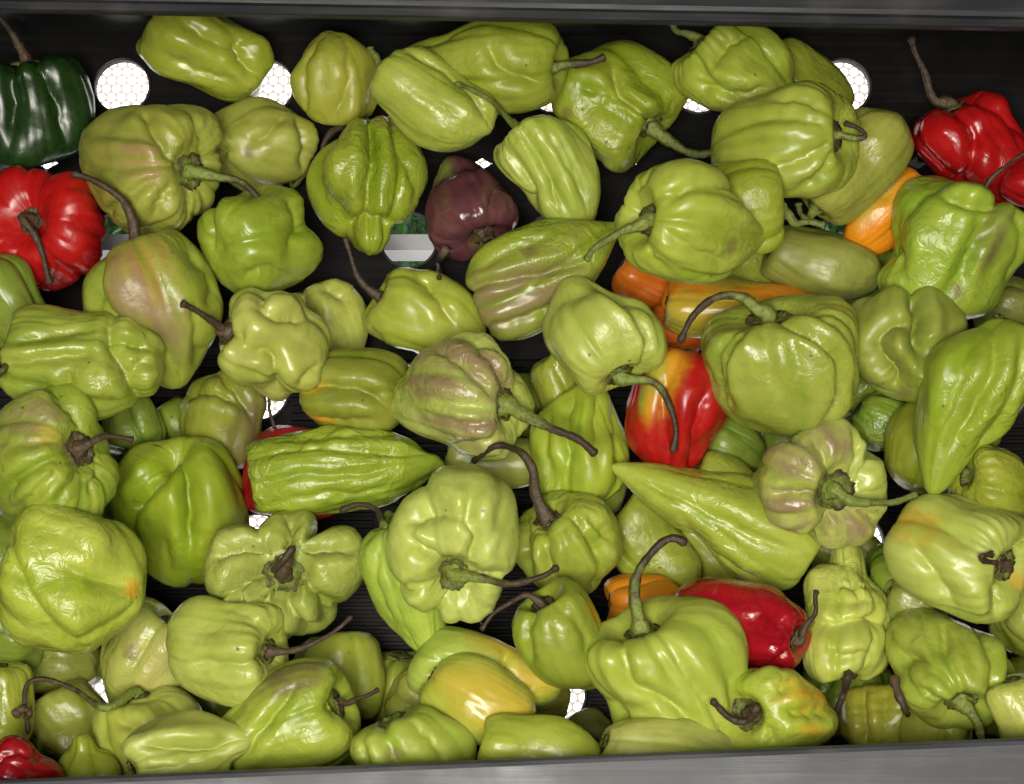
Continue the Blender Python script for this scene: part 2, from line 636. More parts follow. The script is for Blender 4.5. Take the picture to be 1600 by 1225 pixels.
    b.inputs['Base Color'].default_value = (0.02, 0.022, 0.02, 1)
    b.inputs['Roughness'].default_value = 0.8
    nn = N(nt, 'ShaderNodeTexNoise')
    nn.inputs['Scale'].default_value = 60
    nt.links.new(mixc(nt, nn.outputs['Fac'], (0.012, 0.014, 0.012, 1), (0.03, 0.032, 0.028, 1)), b.inputs['Base Color'])
    o = mesh_obj('ground', [(-0.7, -0.7, -0.085), (0.7, -0.7, -0.085), (0.7, 0.7, -0.085), (-0.7, 0.7, -0.085)], [(0, 1, 2, 3)], gdm, None, smooth=False)
    tag(o, 'dark shelf surface under the crate', kind='structure')


build_below()

# ------------------------------------------------------------------ the peppers
PROF = {
    # (position along the axis from the shoulder, radius)
    'lantern': [(.085, .12), (.055, .24), (.0, .48), (.03, .76), (.15, .95), (.32, 1.), (.54, .91), (.74, .69), (.90, .40), (.975, .17), (1., .0)],
    'bell': [(.095, .12), (.06, .24), (.0, .50), (.03, .80), (.16, .97), (.42, 1.), (.70, .96), (.88, .78), (.975, .48), (.985, .22), (.955, .0)],
    'long': [(.04, .16), (.018, .30), (.0, .48), (.03, .74), (.12, .94), (.28, 1.), (.50, .93), (.70, .71), (.85, .43), (.94, .21), (.985, .10), (1., .0)],
    'pod': [(.045, .16), (.02, .3), (.0, .5), (.03, .77), (.13, .94), (.32, 1.), (.6, .98), (.82, .82), (.94, .54), (.99, .26), (1., .0)],
    'bonnet': [(.09, .12), (.05, .24), (.0, .50), (.04, .80), (.17, .98), (.40, 1.), (.60, .92), (.72, .74), (.80, .53), (.88, .44), (.96, .28), (1., .0)],
    'hat': [(.09, .12), (.05, .24), (.0, .50), (.05, .80), (.18, 1.), (.36, .99), (.50, .82), (.62, .60), (.74, .50), (.87, .46), (.965, .30), (1., .0)],
    'spindle': [(.03, .14), (.012, .22), (.0, .34), (.05, .54), (.17, .80), (.36, 1.), (.56, .96), (.74, .72), (.88, .42), (.96, .20), (1., .0)],
    'blunt': [(.04, .16), (.02, .3), (.0, .5), (.025, .77), (.10, .93), (.28, 1.), (.58, .97), (.77, .78), (.87, .52), (.94, .26), (.985, .11), (1., .0)],
    'round': [(.08, .12), (.05, .24), (.0, .46), (.05, .76), (.20, .96), (.45, 1.), (.68, .93), (.86, .70), (.96, .38), (.99, .16), (.985, .0)],
    'star': [(.12, .14), (.08, .26), (.0, .50), (.02, .78), (.15, .98), (.34, 1.), (.58, .84), (.78, .58), (.93, .30), (1., .0)],
}
DEF = {  # aspect L/W, creases, depth, crease width, low lumps
    'lantern': (1.15, 5, .20, .24, .040), 'bell': (1.0, 4, .20, .26, .035), 'long': (2.1, 4, .15, .22, .030),
    'pod': (1.45, 4, .12, .24, .030), 'bonnet': (1.2, 4, .24, .26, .050), 'round': (.95, 4, .14, .26, .035),
    'star': (.82, 5, .42, .34, .045), 'hat': (1.2, 4, .26, .24, .05), 'blunt': (2.1, 3, .06, .22, .03), 'spindle': (1.6, 5, .18, .2, .035),
}
C = {
    'bright': ((.192, .272, .013), (.272, .350, .026)), 'light': (.0,), 'mid': ((.195, .258, .016), (.280, .336, .036)),
}
C['light'] = ((0.2498, 0.3284, 0.0277), (0.342, 0.4058, 0.0603))
C['pale'] = ((0.3271, 0.3834, 0.053), (0.4312, 0.4752, 0.1084))
C['olive'] = ((0.2259, 0.2549, 0.0326), (0.3093, 0.3284, 0.065))
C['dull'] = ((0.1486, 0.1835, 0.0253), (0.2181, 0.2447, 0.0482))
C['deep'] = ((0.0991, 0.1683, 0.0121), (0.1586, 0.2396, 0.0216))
C['forest'] = ((0.007, 0.024, 0.004), (0.016, 0.045, 0.007))
C['yellow'] = ((0.325, 0.345, 0.025), (0.425, 0.416, 0.052))
C['mustard'] = ((0.255, 0.255, 0.02), (0.33, 0.31, 0.032))
C['red'] = ((.310, .005, .006), (.410, .009, .008))
C['crimson'] = ((0.23, 0.004, 0.009), (0.33, 0.007, 0.011))
C['orange'] = ((0.64, 0.19, 0.008), (0.7, 0.26, 0.014))
C['ember'] = ((0.5, 0.085, 0.006), (0.6, 0.15, 0.01))
C['purple'] = ((.085, .026, .034), (.130, .048, .050))
BL = {'mauve': (.240, .160, .090), 'amber': (.620, .300, .018), 'tan': (.400, .215, .060), 'plum': (.085, .035, .038), 'red': (.50, .012, .008),
      'lemon': (.430, .350, .045), 'green': (.180, .250, .030), 'brown': (.130, .090, .042), 'rose': (.34, .20, .10), 'cream': (.44, .40, .13),
      'gold': (.490, .370, .040), 'lime': (.320, .330, .040)}

SPEC = []


def P(layer, name, bbox, label, kind='lantern', a=0, e=0, col='light', **kw):
    SPEC.append(dict(layer=layer, name=name, bbox=bbox, label=label, kind=kind, a=a, e=e, col=col, idx=len(SPEC), **kw))


GN, DK = 'green', 'dark'
# ---- far (upper) part of the crate
P(1, 'green_pepper', (-45, 84, 146, 272), 'very dark green glossy pepper in the far left corner of the crate', 'bell', 85, 15, 'forest', stem=[(25, 62), (2, 30), (-12, 8)], tone='bb', rough=.24, crk=.35, n=4, roll=0, sr=6)
P(2, 'red_pepper', (-22, 260, 168, 454), 'wrinkled bright red pepper at left edge with dark stem pointing at the viewer', 'star', 20, 72, 'red', n=9, dep=.2, cw=.14, stem=[(54, 365, 20), (66, 400, 14), (80, 444, 4)], tone='bb', sr=6, rise=26, wr=.02, calm=DK, cal=.10, rough=.22, crk=.3)
P(1, 'green_pepper', (205, 4, 428, 156), 'green pepper tucked under the far rim left of the yellow-olive pepper', 'pod', 32, 4, 'mid', n=4, dep=.15, dents=4, lump=.05)
P(1, 'yellow_pepper', (458, 52, 596, 200), 'yellow-olive pepper standing upright beside the far rim, brown stem hanging below', 'lantern', -98, -14, 'mustard', n=4, dep=.2, stem=[(512, 214), (499, 245), (495, 296)], tone='bb', sr=5, crk=.3, calm=DK)
P(2.0, 'green_pepper', (608, 22, 892, 182), 'large green pepper under the far rim with pointed left tip and stem to the right', 'lantern', 181, 8, 'mid', n=4, ar=1.6, dep=.22, stem=[(900, 99), (925, 98), (946, 88)], tone='gb', sr=7.5, seed=5)
P(3, 'green_pepper', (579, 76, 776, 238), 'light green pepper with a nippled tip lying over the large far-rim pepper', 'pod', 36, -4, 'light', n=4, ar=1.35, stem=[(598, 108), (588, 92), (578, 72)], tone='gg', sr=7, under=1, lift=0, crk=.7)
P(1, 'green_pepper', (859, 62, 1076, 272), 'broad green pepper with deep folds and a stem at its lower right end', 'bell', 222, 12, 'bright', n=4, dep=.26, dents=4, stem=[(1062, 232), (1092, 240), (1128, 238)], tone='gg', sr=8, lump=.05)
P(.5, 'green_pepper', (1185, 62, 1335, 200), 'smooth green pepper half hidden behind its neighbour near the far right floor hole', 'pod', 48, 0, 'mid', n=3, dep=.08)
P(1.2, 'green_pepper', (1048, 26, 1246, 192), 'green pepper at the far rim with a short stem poking up at its left', 'lantern', 48, -5, 'mid', n=4, dep=.25, dents=3, stem=[(1058, 48), (1050, 38), (1040, 26)], tone='gg', sr=6)
P(3, 'green_pepper', (1117, 130, 1346, 312), 'fluted green pepper pointing left, its brown stem kinked back on itself', 'lantern', 178, 34, 'light', n=8, dep=.17, cw=.16, ar=1.2, stem=[(1325, 214), (1351, 214), (1338, 200), (1320, 190)], tone='gb', sr=5, calm=DK)
P(2, 'green_pepper', (1244, 168, 1428, 352), 'translucent pale olive pepper leaning toward the red pepper in the far right', 'pod', -50, 0, 'olive', n=4, dep=.06, lump=.02, stem=[(1262, 345), (1252, 335), (1248, 318)], tone='gg', sr=6, crk=.4)
P(1, 'red_pepper', (1424, 140, 1606, 330), 'shiny red pepper in the far right corner with a long upright brown stem', 'lantern', 58, 5, 'red', n=4, dep=.2, ar=1.05, stem=[(1460, 155), (1446, 118), (1432, 84), (1424, 58)], tone='bb', sr=6.5, rough=.2, crk=.5)
P(4.6, 'red_pepper', (1560, 244, 1690, 334), 'bright red pepper at the right edge, just below the corner red pepper', 'round', 200, 0, 'red', rough=.2)
P(1.8, 'orange_pepper', (1318, 260, 1478, 400), 'orange pepper wedged between translucent olive pepper and the big right green one', 'pod', 132, 0, 'orange', ar=1.8, n=3, dep=.12, crk=.3, blush=('lemon', [(1375, 300, 22)]))
P(4.5, 'green_pepper', (1371, 268, 1618, 502), 'big bumpy green pepper at the right edge with a thin dark stem up right', 'bell', 110, 8, 'bright', n=5, dep=.3, cw=.2, dents=3, stem=[(1552, 274), (1575, 258), (1604, 238)], tone='bb', sr=4, lump=.05, blush=('brown', [(1562, 368, 24)]), seed=77)
P(3, 'green_pepper', (1060, 252, 1222, 400), 'green pepper behind the wide centre-right one, stem pointing right', 'lantern', 180, 10, 'bright', n=5, stem=[(1240, 346), (1262, 348), (1288, 351)], tone='gg', sr=7)
P(4, 'green_pepper', (961, 254, 1212, 444), 'wide light green pepper whose pale stem curves down to the left', 'lantern', 4, 30, 'light', n=8, keep=1, dep=.16, cw=.16, ar=1.15, stem=[(1000, 352), (962, 366), (930, 388), (914, 408)], tone='gg', sr=7.5, crk=.35, seed=12)
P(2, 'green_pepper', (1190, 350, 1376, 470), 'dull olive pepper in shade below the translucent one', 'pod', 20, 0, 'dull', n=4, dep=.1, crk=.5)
P(2, 'orange_pepper', (955, 372, 1082, 486), 'dark orange pepper showing under the wide pepper with the left-curving stem', 'round', 30, 0, 'ember', crk=.25)
P(3, 'orange_pepper', (1036, 424, 1292, 540), 'orange and yellow-green pepper lying sideways behind the arched-stem green pepper', 'pod', 4, 0, 'orange', n=3, dep=.08, ar=2, blush=('lime', [(1050, 505, 40), (1090, 535, 34), (1150, 430, 22)]), blush2=('gold', [(1105, 480, 30)]), even=1, crk=.25)
P(3.05, 'green_pepper', (770, 186, 938, 362), 'ribbed light green pepper beside the purple one, long stem up to the left', 'lantern', 58, 0, 'light', n=6, dep=.16, cw=.15, ar=1.15, stem=[(790, 182), (765, 155), (735, 138), (713, 131)], tone='gg', sr=5.5, crk=.9, wr=.012)
P(3.1, 'purple_pepper', (664, 236, 811, 408), 'dusky purple pepper with a brown calyx, the only purple one', 'lantern', -112, 30, 'purple', n=5, dep=.14, ar=1.15, stem=[(762, 372), (778, 375), (794, 382)], tone='bb', sr=4, calm=DK, cal=.12, blush=('green', [(682, 262, 24), (752, 372, 13)]), blush2=('plum', [(780, 290, 20)]), rough=.17, crk=.3)
P(2.2, 'green_pepper', (479, 182, 667, 396), 'bright green pepper with a deep lengthwise furrow and a knob at its lower end', 'bonnet', 88, -10, 'bright', n=5, dep=.32, cw=.2, ar=1.25, crk=.9, roll=90)
P(1, 'green_pepper', (321, 151, 497, 302), 'pale olive rounded pepper with a small brown scar, near the second far hole', 'round', 200, -55, 'olive', n=3, dep=.25, blush=('brown', [(393, 243, 8)]), stem=[(455, 290), (475, 275), (494, 254)], tone='gg', under=1, sr=5, crk=.25)
P(2, 'green_pepper', (110, 161, 347, 374), 'large olive fluted pepper pointing left with a long brown stem curving right', 'lantern', 188, 34, 'olive', n=7, dep=.22, cw=.2, ar=1.15, stem=[(335, 275), (375, 284), (405, 312), (418, 345), (420, 382)], tone='gb', sr=6, blush=('rose', [(215, 250, 26), (240, 285, 18)]), crk=.4, seed=31)
P(2, 'green_pepper', (315, 285, 503, 464), 'bright green smooth pepper under the tip of the long curved brown stem', 'bell', 150, -50, 'bright', n=4, dep=.2, crk=.45, rough=.2)
P(3, 'green_pepper', (133, 358, 347, 608), 'green pepper with tan and mauve shoulders, brown stem arching up to the left', 'lantern', 72, 4, 'mid', n=4, dep=.22, ar=1.25, stem=[(208, 345), (190, 312), (155, 286), (112, 271)], tone='bb', sr=7, blush=('tan', [(212, 400, 44), (250, 440, 26)]), blush2=('mauve', [(215, 492, 34), (270, 530, 34)]), crk=.35)
P(2, 'green_pepper', (-70, 395, 88, 575), 'dark olive-green pepper cut by the left edge below the wrinkled red one', 'long', 62, 0, 'deep', n=4, ar=1.6)
# ---- middle
P(4, 'green_pepper', (10, 474, 257, 658), 'crumpled green pepper with knobbly right end, left of the tan-shouldered pepper', 'pod', 6, 0, 'mid', n=5, dep=.22, cw=.18, ar=1.4, stem=[(6, 578), (-8, 590), (-30, 600)], tone='gb', wr=.018, cr=.007, crk=.9)
P(5, 'green_pepper', (-40, 597, 182, 830), 'fluted green pepper at the left edge with a short curled brown stem', 'lantern', 152, 36, 'mid', n=8, dep=.2, cw=.16, ar=1.2, stem=[(158, 684, 8), (185, 682, 6), (208, 687)], tone='bb', sr=6, calm=DK, blush=('mauve', [(55, 640, 42)]), blush2=('lemon', [(85, 672, 18)]))
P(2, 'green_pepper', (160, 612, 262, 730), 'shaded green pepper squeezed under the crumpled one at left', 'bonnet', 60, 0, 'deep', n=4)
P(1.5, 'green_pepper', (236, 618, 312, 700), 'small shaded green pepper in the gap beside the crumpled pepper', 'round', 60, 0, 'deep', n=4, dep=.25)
P(3, 'green_pepper', (278, 571, 416, 734), 'green pepper with dull brownish lower side, beside the honeycomb floor hole', 'round', -80, -20, 'mid', n=4, dep=.24, blush=('brown', [(395, 690, 40)]), crk=.3)
P(3, 'green_pepper', (436, 436, 577, 572), 'pale green pepper lying behind the knobbly yellowish one', 'long', 60, 0, 'pale', n=3, ar=1.3)
P(4, 'green_pepper', (338, 454, 514, 628), 'knobbly yellowish green pepper with a dry brown stem at its upper left', 'bell', 22, 34, 'pale', n=4, dep=.36, cw=.3, lump=.08, dents=4, stem=[(345, 512), (318, 492), (284, 474)], tone='bb', sr=6, calm=DK, crk=.25)
P(3.4, 'green_pepper', (473, 543, 645, 680), 'green pepper with an orange-tinted flank, above the long wrinkled one', 'bell', 0, -6, 'mid', n=5, dep=.26, cw=.2, blush=('amber', [(478, 600, 9), (484, 668, 11)]), even=1, crk=.3)
P(3, 'green_pepper', (563, 418, 760, 572), 'smooth light green pepper with brown stem bent up past the furrowed pepper', 'lantern', 24, 0, 'light', n=4, dep=.14, ar=1.2, stem=[(572, 448), (552, 418), (540, 370)], tone='bb', sr=5.5, crk=.3)
P(3.2, 'green_pepper', (729, 339, 972, 532), 'long green pepper with purple-tinged wrinkled left end under the purple pepper', 'long', -28, -5, 'bright', n=5, dep=.22, cw=.18, ar=1.7, blush=('mauve', [(765, 480, 55), (820, 465, 40)]), crk=.9, rough=.2)
P(4.6, 'green_pepper', (848, 428, 1042, 618), 'light green pepper tapering upward, stem at lower right drooping over red pepper', 'lantern', -122, 20, 'pale', n=4, dep=.24, cw=.16, ar=1.1, stem=[(1020, 598), (1046, 632), (1057, 672), (1050, 708)], tone='gb', sr=6, crk=.5, roll=60)
P(4, 'red_pepper', (976, 543, 1140, 742), 'red pepper streaked green and orange at its upper end, below the drooping stem', 'pod', 100, 0, 'red', n=3, dep=.3, ar=1.35, blush=('amber', [(1040, 570, 24), (1003, 630, 13)]), blush2=('lime', [(1018, 572, 17), (997, 622, 10)]), even=1, rough=.2, crk=.4)
P(2.4, 'orange_pepper', (1015, 470, 1105, 560), 'reddish orange pepper barely visible between light green and orange-yellow peppers', 'round', 0, 0, 'ember')
P(5, 'green_pepper', (1097, 458, 1342, 682), 'glossy light green lobed pepper with arched green stem curling left', 'bell', 78, 24, 'light', n=6, dep=.22, cw=.17, stem=[(1182, 482), (1158, 464), (1118, 466), (1082, 494), (1062, 536)], tone='gb', sr=7.5, crk=.3, rough=.22, seed=8)
P(4.55, 'green_pepper', (1307, 450, 1508, 632), 'olive bonnet-shaped pepper with flared brim and knob pointing down', 'hat', 88, -24, 'olive', n=3, dep=.34, cw=.4, ar=1.05, lump=.06, crk=.2)
P(5, 'green_pepper', (1432, 498, 1625, 778), 'long ridged green pepper at right edge tapering to a lower left point', 'spindle', 118, -4, 'bright', n=3, dep=.1, cw=.2, ar=1.6, crk=.6, wr=.003)
P(3, 'green_pepper', (1382, 610, 1565, 775), 'green pepper lying behind the long ridged one at right', 'pod', 110, 0, 'mid', n=3, dep=.12)
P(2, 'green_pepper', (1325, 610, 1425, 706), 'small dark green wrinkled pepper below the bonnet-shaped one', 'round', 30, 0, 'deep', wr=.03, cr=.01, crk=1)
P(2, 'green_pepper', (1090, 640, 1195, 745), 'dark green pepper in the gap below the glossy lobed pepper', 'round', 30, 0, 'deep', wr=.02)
P(5.2, 'green_pepper', (1181, 652, 1389, 858), 'pinkish green fluted pepper with its calyx facing up, thin stem to the right', 'star', 195, 62, 'pale', n=7, dep=.32, cw=.22, stem=[(1330, 782, 12), (1380, 786, 6), (1434, 774)], tone='gg', sr=7, blush=('mauve', [(1235, 700, 50), (1310, 685, 34), (1235, 805, 50), (1330, 835, 44)]), crk=.25, calm=GN, cal=.15)
P(4.4, 'green_pepper', (601, 518, 836, 720), 'big pinkish green fluted pepper at centre with thick stem toward lower right', 'lantern', 186, 32, 'pale', n=9, dep=.17, cw=.14, ar=1.2, stem=[(820, 650, 6), (862, 668), (900, 686), (932, 710)], tone='gb', sr=8.5, blush=('mauve', [(755, 555, 60), (790, 600, 50), (735, 670, 50), (660, 590, 44)]), crk=.5)
P(3, 'green_pepper', (694, 668, 856, 764), 'pale green pepper underneath the big pinkish fluted one', 'pod', 10, 0, 'olive', n=3, dep=.1)
P(2, 'green_pepper', (828, 540, 905, 650), 'small green pepper in the gap right of the pinkish fluted one', 'round', 60, 0, 'mid', n=3)
P(4, 'green_pepper', (829, 594, 984, 788), 'bright green creased pepper below the light green tapering pepper', 'lantern', -88, -8, 'bright', n=5, dep=.2, cw=.18, ar=1.2, crk=.9, wr=.004)
P(4, 'green_pepper', (383, 664, 694, 808), 'long strongly wrinkled bright green pepper with its tip pointing right', 'blunt', -6, 0, 'bright', n=3, dep=.05, ar=2.1, wr=.012, cr=.013, crk=1.0, roll=30)
P(3, 'red_pepper', (376, 664, 542, 810), 'red pepper almost hidden beneath the long wrinkled green pepper', 'pod', -90, 0, 'crimson', n=4, ar=1.0, stem=[(424, 655), (422, 630), (418, 598)], tone='bb', sr=4, rise=2)
P(4, 'green_pepper', (174, 682, 390, 916), 'bright green folded pepper with a central ridge, left of the calyx-up star pepper', 'bell', -86, -38, 'bright', n=4, dep=.34, cw=.35, ar=1.1, lump=.06, crk=.4, dents=4, roll=20)
P(6, 'green_pepper', (3, 782, 224, 1026), 'big glossy yellow-green pepper at left with an orange tint on its right end', 'round', 12, -6, 'light', n=5, dep=.2, ar=1.0, blush=('amber', [(214, 920, 15)]), crk=.5, rough=.2, seed=21)
P(5, 'green_pepper', (328, 796, 578, 1006), 'star-shaped yellowish pepper seen from above with a stubby dark curled stem', 'star', 80, 78, 'pale', n=5, dep=.5, keep=1.05, cw=.30, stem=[(458, 858, 26), (442, 874, 26), (427, 894, 14)], tone='bb', sr=7, rise=14, calm=GN, cal=.125, crk=.4, seed=404)
P(6, 'green_pepper', (603, 724, 812, 974), 'lobed pale green pepper with its calyx facing the viewer, dark stem to the right', 'star', -105, 56, 'pale', n=6, dep=.42, cw=.3, ar=1.0, stem=[(755, 904, 6), (800, 912), (845, 902), (874, 884)], tone='gb', sr=6.5, crk=.2, calm=GN)
P(5, 'green_pepper', (563, 806, 702, 1034), 'light green pepper beneath the lobed one, its stem hooked to the left', 'long', 68, 0, 'light', n=4, ar=1.5, stem=[(602, 822), (588, 798), (562, 788), (532, 797)], tone='gb', sr=6, crk=.9)
P(5, 'green_pepper', (798, 766, 972, 938), 'light green ribbed pepper with a long brown stem arching over to the left', 'lantern', 62, 22, 'light', n=7, dep=.2, cw=.17, ar=1.1, stem=[(836, 768, 4), (832, 735, 8), (812, 706, 8), (778, 696), (738, 722)], tone='bb', sr=6.5, calm=DK, crk=.8)
P(5.5, 'green_pepper', (803, 902, 948, 1084), 'bright green pepper with a thin crooked brown stem, above the bright white floor hole', 'lantern', 62, 26, 'bright', n=5, dep=.16, ar=1.25, stem=[(822, 930), (790, 946), (768, 962), (753, 984)], tone='bb', sr=4.5, calm=DK, blush=('amber', [(940, 960, 14)]), crk=.4)
P(5, 'green_pepper', (955, 722, 1283, 924), 'long light green pepper with a pointed upper left tip and a fat lower right end', 'long', 206, 0, 'light', n=4, dep=.16, ar=2.3, crk=.5, rough=.2, bend=.05)
P(3.2, 'green_pepper', (943, 766, 1095, 930), 'green pepper lying under the long pointed light green one', 'pod', 48, 0, 'mid', n=3, ar=1.6)
P(3.2, 'green_pepper', (1070, 704, 1200, 800), 'shaded green pepper between the long pointed and pinkish fluted peppers', 'pod', 30, 0, 'mid', n=3)
P(4, 'orange_pepper', (944, 898, 1066, 992), 'orange pepper peeking out behind the upright green stem', 'round', 0, 0, 'orange', n=4, dep=.2, crk=.2)
P(5.6, 'red_pepper', (1054, 903, 1272, 1050), 'dark red glossy pepper with tip pointing left and thin stem curling up', 'lantern', 198, 22, 'crimson', n=4, dep=.08, wr=.001, sh=.012, ar=1.35, stem=[(1256, 985), (1272, 960), (1276, 922)], tone='bb', sr=5, rough=.16, crk=.2, calm=DK)
P(5, 'green_pepper', (1248, 836, 1402, 1064), 'pale crinkled pepper with a knobbly upper end and stem hanging downward', 'bonnet', -82, 26, 'pale', n=5, dep=.28, cw=.22, ar=1.45, wr=.014, cr=.008, crk=1, stem=[(1326, 1056, 10), (1318, 1082, 30), (1303, 1120, 40), (1288, 1166, 40)], tone='bb', sr=7, calm=DK)
P(3, 'green_pepper', (1376, 896, 1462, 985), 'dull grey-green pepper in the gap above the ribbed pepper at lower right', 'round', 30, 0, 'dull')
P(6, 'yellow_pepper', (1380, 772, 1612, 970), 'yellow-green pepper at right with a deep hollow calyx and amber corner', 'bell', 198, 44, 'pale', n=4, dep=.26, cw=.3, ar=1.1, stem=[(1532, 872, 20), (1552, 866, 20)], tone='bb', sr=6, rise=2, blush=('amber', [(1398, 805, 30), (1595, 905, 16)]), crk=.15)
P(3.5, 'green_pepper', (1485, 690, 1625, 822), 'pale green lobed pepper cut by right edge above the hollow-calyx yellow one', 'bonnet', 20, 20, 'mid', n=5, dep=.3)
P(2, 'green_pepper', (1520, 430, 1640, 530), 'shaded olive pepper at the right edge under the big bumpy green one', 'round', 20, 0, 'dull')
P(4, 'green_pepper', (1548, 885, 1680, 1030), 'pale green pepper cut off by the right edge below the yellow one', 'round', 20, 0, 'light')
# ---- near (lower) part
P(6, 'green_pepper', (1390, 956, 1592, 1140), 'ribbed light green pepper at lower right with a thick pale stem pointing down', 'lantern', -100, 46, 'light', n=7, dep=.18, cw=.16, stem=[(1518, 1112, 6), (1528, 1135), (1536, 1165)], tone='gg', sr=9, crk=.3)
P(5, 'green_pepper', (1312, 1060, 1480, 1190), 'yellow-green ribbed pepper half behind the near rim, left of thin green stem', 'pod', 180, 0, 'yellow', n=5, dep=.18, rough=.2, crk=.2)
P(5.4, 'green_pepper', (1405, 1095, 1520, 1215), 'green pepper at near rim with thin stem standing straight up', 'round', 90, 10, 'mid', stem=[(1465, 1128), (1458, 1100), (1450, 1076)], tone='gb', sr=5, lift=26)
P(6.4, 'green_pepper', (1538, 1056, 1680, 1200), 'pale yellow-green pepper in the near right corner', 'pod', 70, 0, 'pale')
P(6.5, 'yellow_pepper', (1104, 1034, 1312, 1182), 'yellow-green pepper with orange shoulder and dark stem curling left, near red pepper', 'star', 8, 48, 'light', n=5, dep=.28, cw=.24, ar=1.1, stem=[(1182, 1108, 10), (1165, 1126, 12), (1138, 1120, 8), (1113, 1094)], tone='bb', sr=7, cal=.16, blush=('amber', [(1290, 1070, 30), (1278, 1145, 14)]), crk=.2)
P(6, 'green_pepper', (906, 932, 1168, 1215), 'big light green ridged pepper at the near rim with a tall curved green stem', 'bell', 70, 10, 'light', n=5, dep=.24, cw=.17, ar=1.15, stem=[(992, 930, 8), (1000, 888, 8), (1024, 856), (1050, 842), (1074, 850)], tone='gb', sr=8.5, crk=.35, cal=.11)
P(5, 'green_pepper', (600, 1036, 750, 1170), 'green pepper left of and under the yellow-orange pepper near the rim', 'bell', 200, 0, 'light', n=5)
P(5.2, 'green_pepper', (636, 976, 880, 1122), 'green pepper tinted orange on top, behind the yellow-orange one', 'bell', 20, 0, 'light', n=4, ar=1.3, blush=('gold', [(800, 1005, 26), (850, 1062, 26)]), even=1, crk=.2)
P(6, 'yellow_pepper', (654, 1018, 838, 1162), 'smooth yellow-orange pepper lying near the rim among light green ones', 'pod', 28, 0, 'light', n=3, dep=.1, ar=1.4, blush=('gold', [(790, 1100, 46), (735, 1065, 26)]), even=1, crk=.12, cal=.1)
P(4, 'yellow_pepper', (818, 1062, 892, 1130), 'small pale yellow-green pepper left of the bright white floor hole', 'round', 0, 0, 'yellow')
P(3, 'green_pepper', (880, 1106, 965, 1195), 'dull grey-green pepper below the bright white floor hole', 'round', 0, 0, 'dull', crk=.2)
P(7, 'green_pepper', (552, 1104, 745, 1245), 'ribbed light green pepper against the near rim under the yellow-orange one', 'bell', 60, 10, 'light', n=6, dep=.18, crk=.15, rough=.34)
P(7, 'yellow_pepper', (742, 1114, 938, 1240), 'smooth yellow-green pepper against the near rim below the bright white hole', 'pod', 10, 0, 'light', n=3, dep=.05, crk=.1, rough=.34)
P(7, 'green_pepper', (928, 1120, 1170, 1240), 'pale green striped pepper at the near rim below the big ridged one', 'pod', 12, 0, 'pale', n=4, dep=.08, ar=1.6, crk=.1, rough=.36)
P(4.4, 'green_pepper', (154, 934, 335, 1118), 'light green pepper with a creamy flank, behind the smooth pale one', 'lantern', 120, 0, 'pale', n=4, blush=('cream', [(250, 1040, 40)]), crk=.6)
P(5.4, 'green_pepper', (263, 930, 447, 1100), 'smooth pale green rounded pepper with a grey stem pointing right', 'bell', 182, 14, 'pale', n=4, dep=.14, stem=[(462, 1015), (505, 998), (549, 964)], tone='bb', sr=4.5, crk=.35, rough=.22)
P(6.2, 'green_pepper', (322, 1028, 562, 1218), 'large green pepper with brownish bruised top and short dark stem at right', 'lantern', 160, 0, 'light', n=4, dep=.2, ar=1.3, stem=[(545, 1098), (568, 1088), (592, 1078)], tone='bb', sr=4.5, blush=('brown', [(440, 1044, 34), (470, 1050, 22)]), crk=.4)
P(4, 'green_pepper', (456, 982, 604, 1138), 'mid green pepper right of the smooth pale one, above the ribbed near one', 'bell', 80, 0, 'mid', n=5, dep=.2)
P(3, 'green_pepper', (18, 980, 165, 1086), 'dull green pepper below the big glossy yellow-green one at left', 'round', 0, 0, 'dull', crk=.3)
P(4, 'green_pepper', (-40, 940, 64, 1060), 'green wrinkled pepper at the left edge beside the big glossy one', 'bell', 10, 0, 'deep', wr=.02)
P(5, 'green_pepper', (-60, 1036, 50, 1180), 'green pepper cut by the left edge above the red corner one', 'pod', 90, 0, 'mid')
P(4.2, 'green_pepper', (28, 1062, 185, 1205), 'olive-yellow pepper under the looping brown stem at lower left', 'bell', 60, 0, 'olive', n=3, dep=.12, crk=.2)
P(6, 'green_pepper', (146, 1076, 318, 1238), 'pale lumpy pepper at lower left with a long brown stem looping left', 'bonnet', 68, 0, 'pale', n=4, dep=.26, ar=1.1, stem=[(165, 1106), (118, 1078), (68, 1062), (40, 1078), (44, 1146)], tone='gb', sr=5, lift=18, crk=.25)
P(6.8, 'green_pepper', (192, 1112, 395, 1248), 'folded pale green pepper against the near rim at lower left', 'bonnet', -20, 10, 'pale', n=4, dep=.34, cw=.35, crk=.15)
P(7, 'green_pepper', (84, 1148, 190, 1258), 'small green nippled pepper right of the red one in the near left corner', 'bonnet', -95, 0, 'mid', n=4, dep=.2, crk=.15)
P(7, 'red_pepper', (-40, 1150, 96, 1262), 'dark red glossy pepper in the near left corner', 'lantern', 30, 20, 'crimson', n=4, dep=.24, rough=.15, crk=.1)
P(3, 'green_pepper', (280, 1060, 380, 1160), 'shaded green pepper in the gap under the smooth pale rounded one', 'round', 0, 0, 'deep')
P(4, 'green_pepper', (462, 1130, 580, 1235), 'shaded green pepper at near rim left of the ribbed near one', 'round', 0, 0, 'mid')
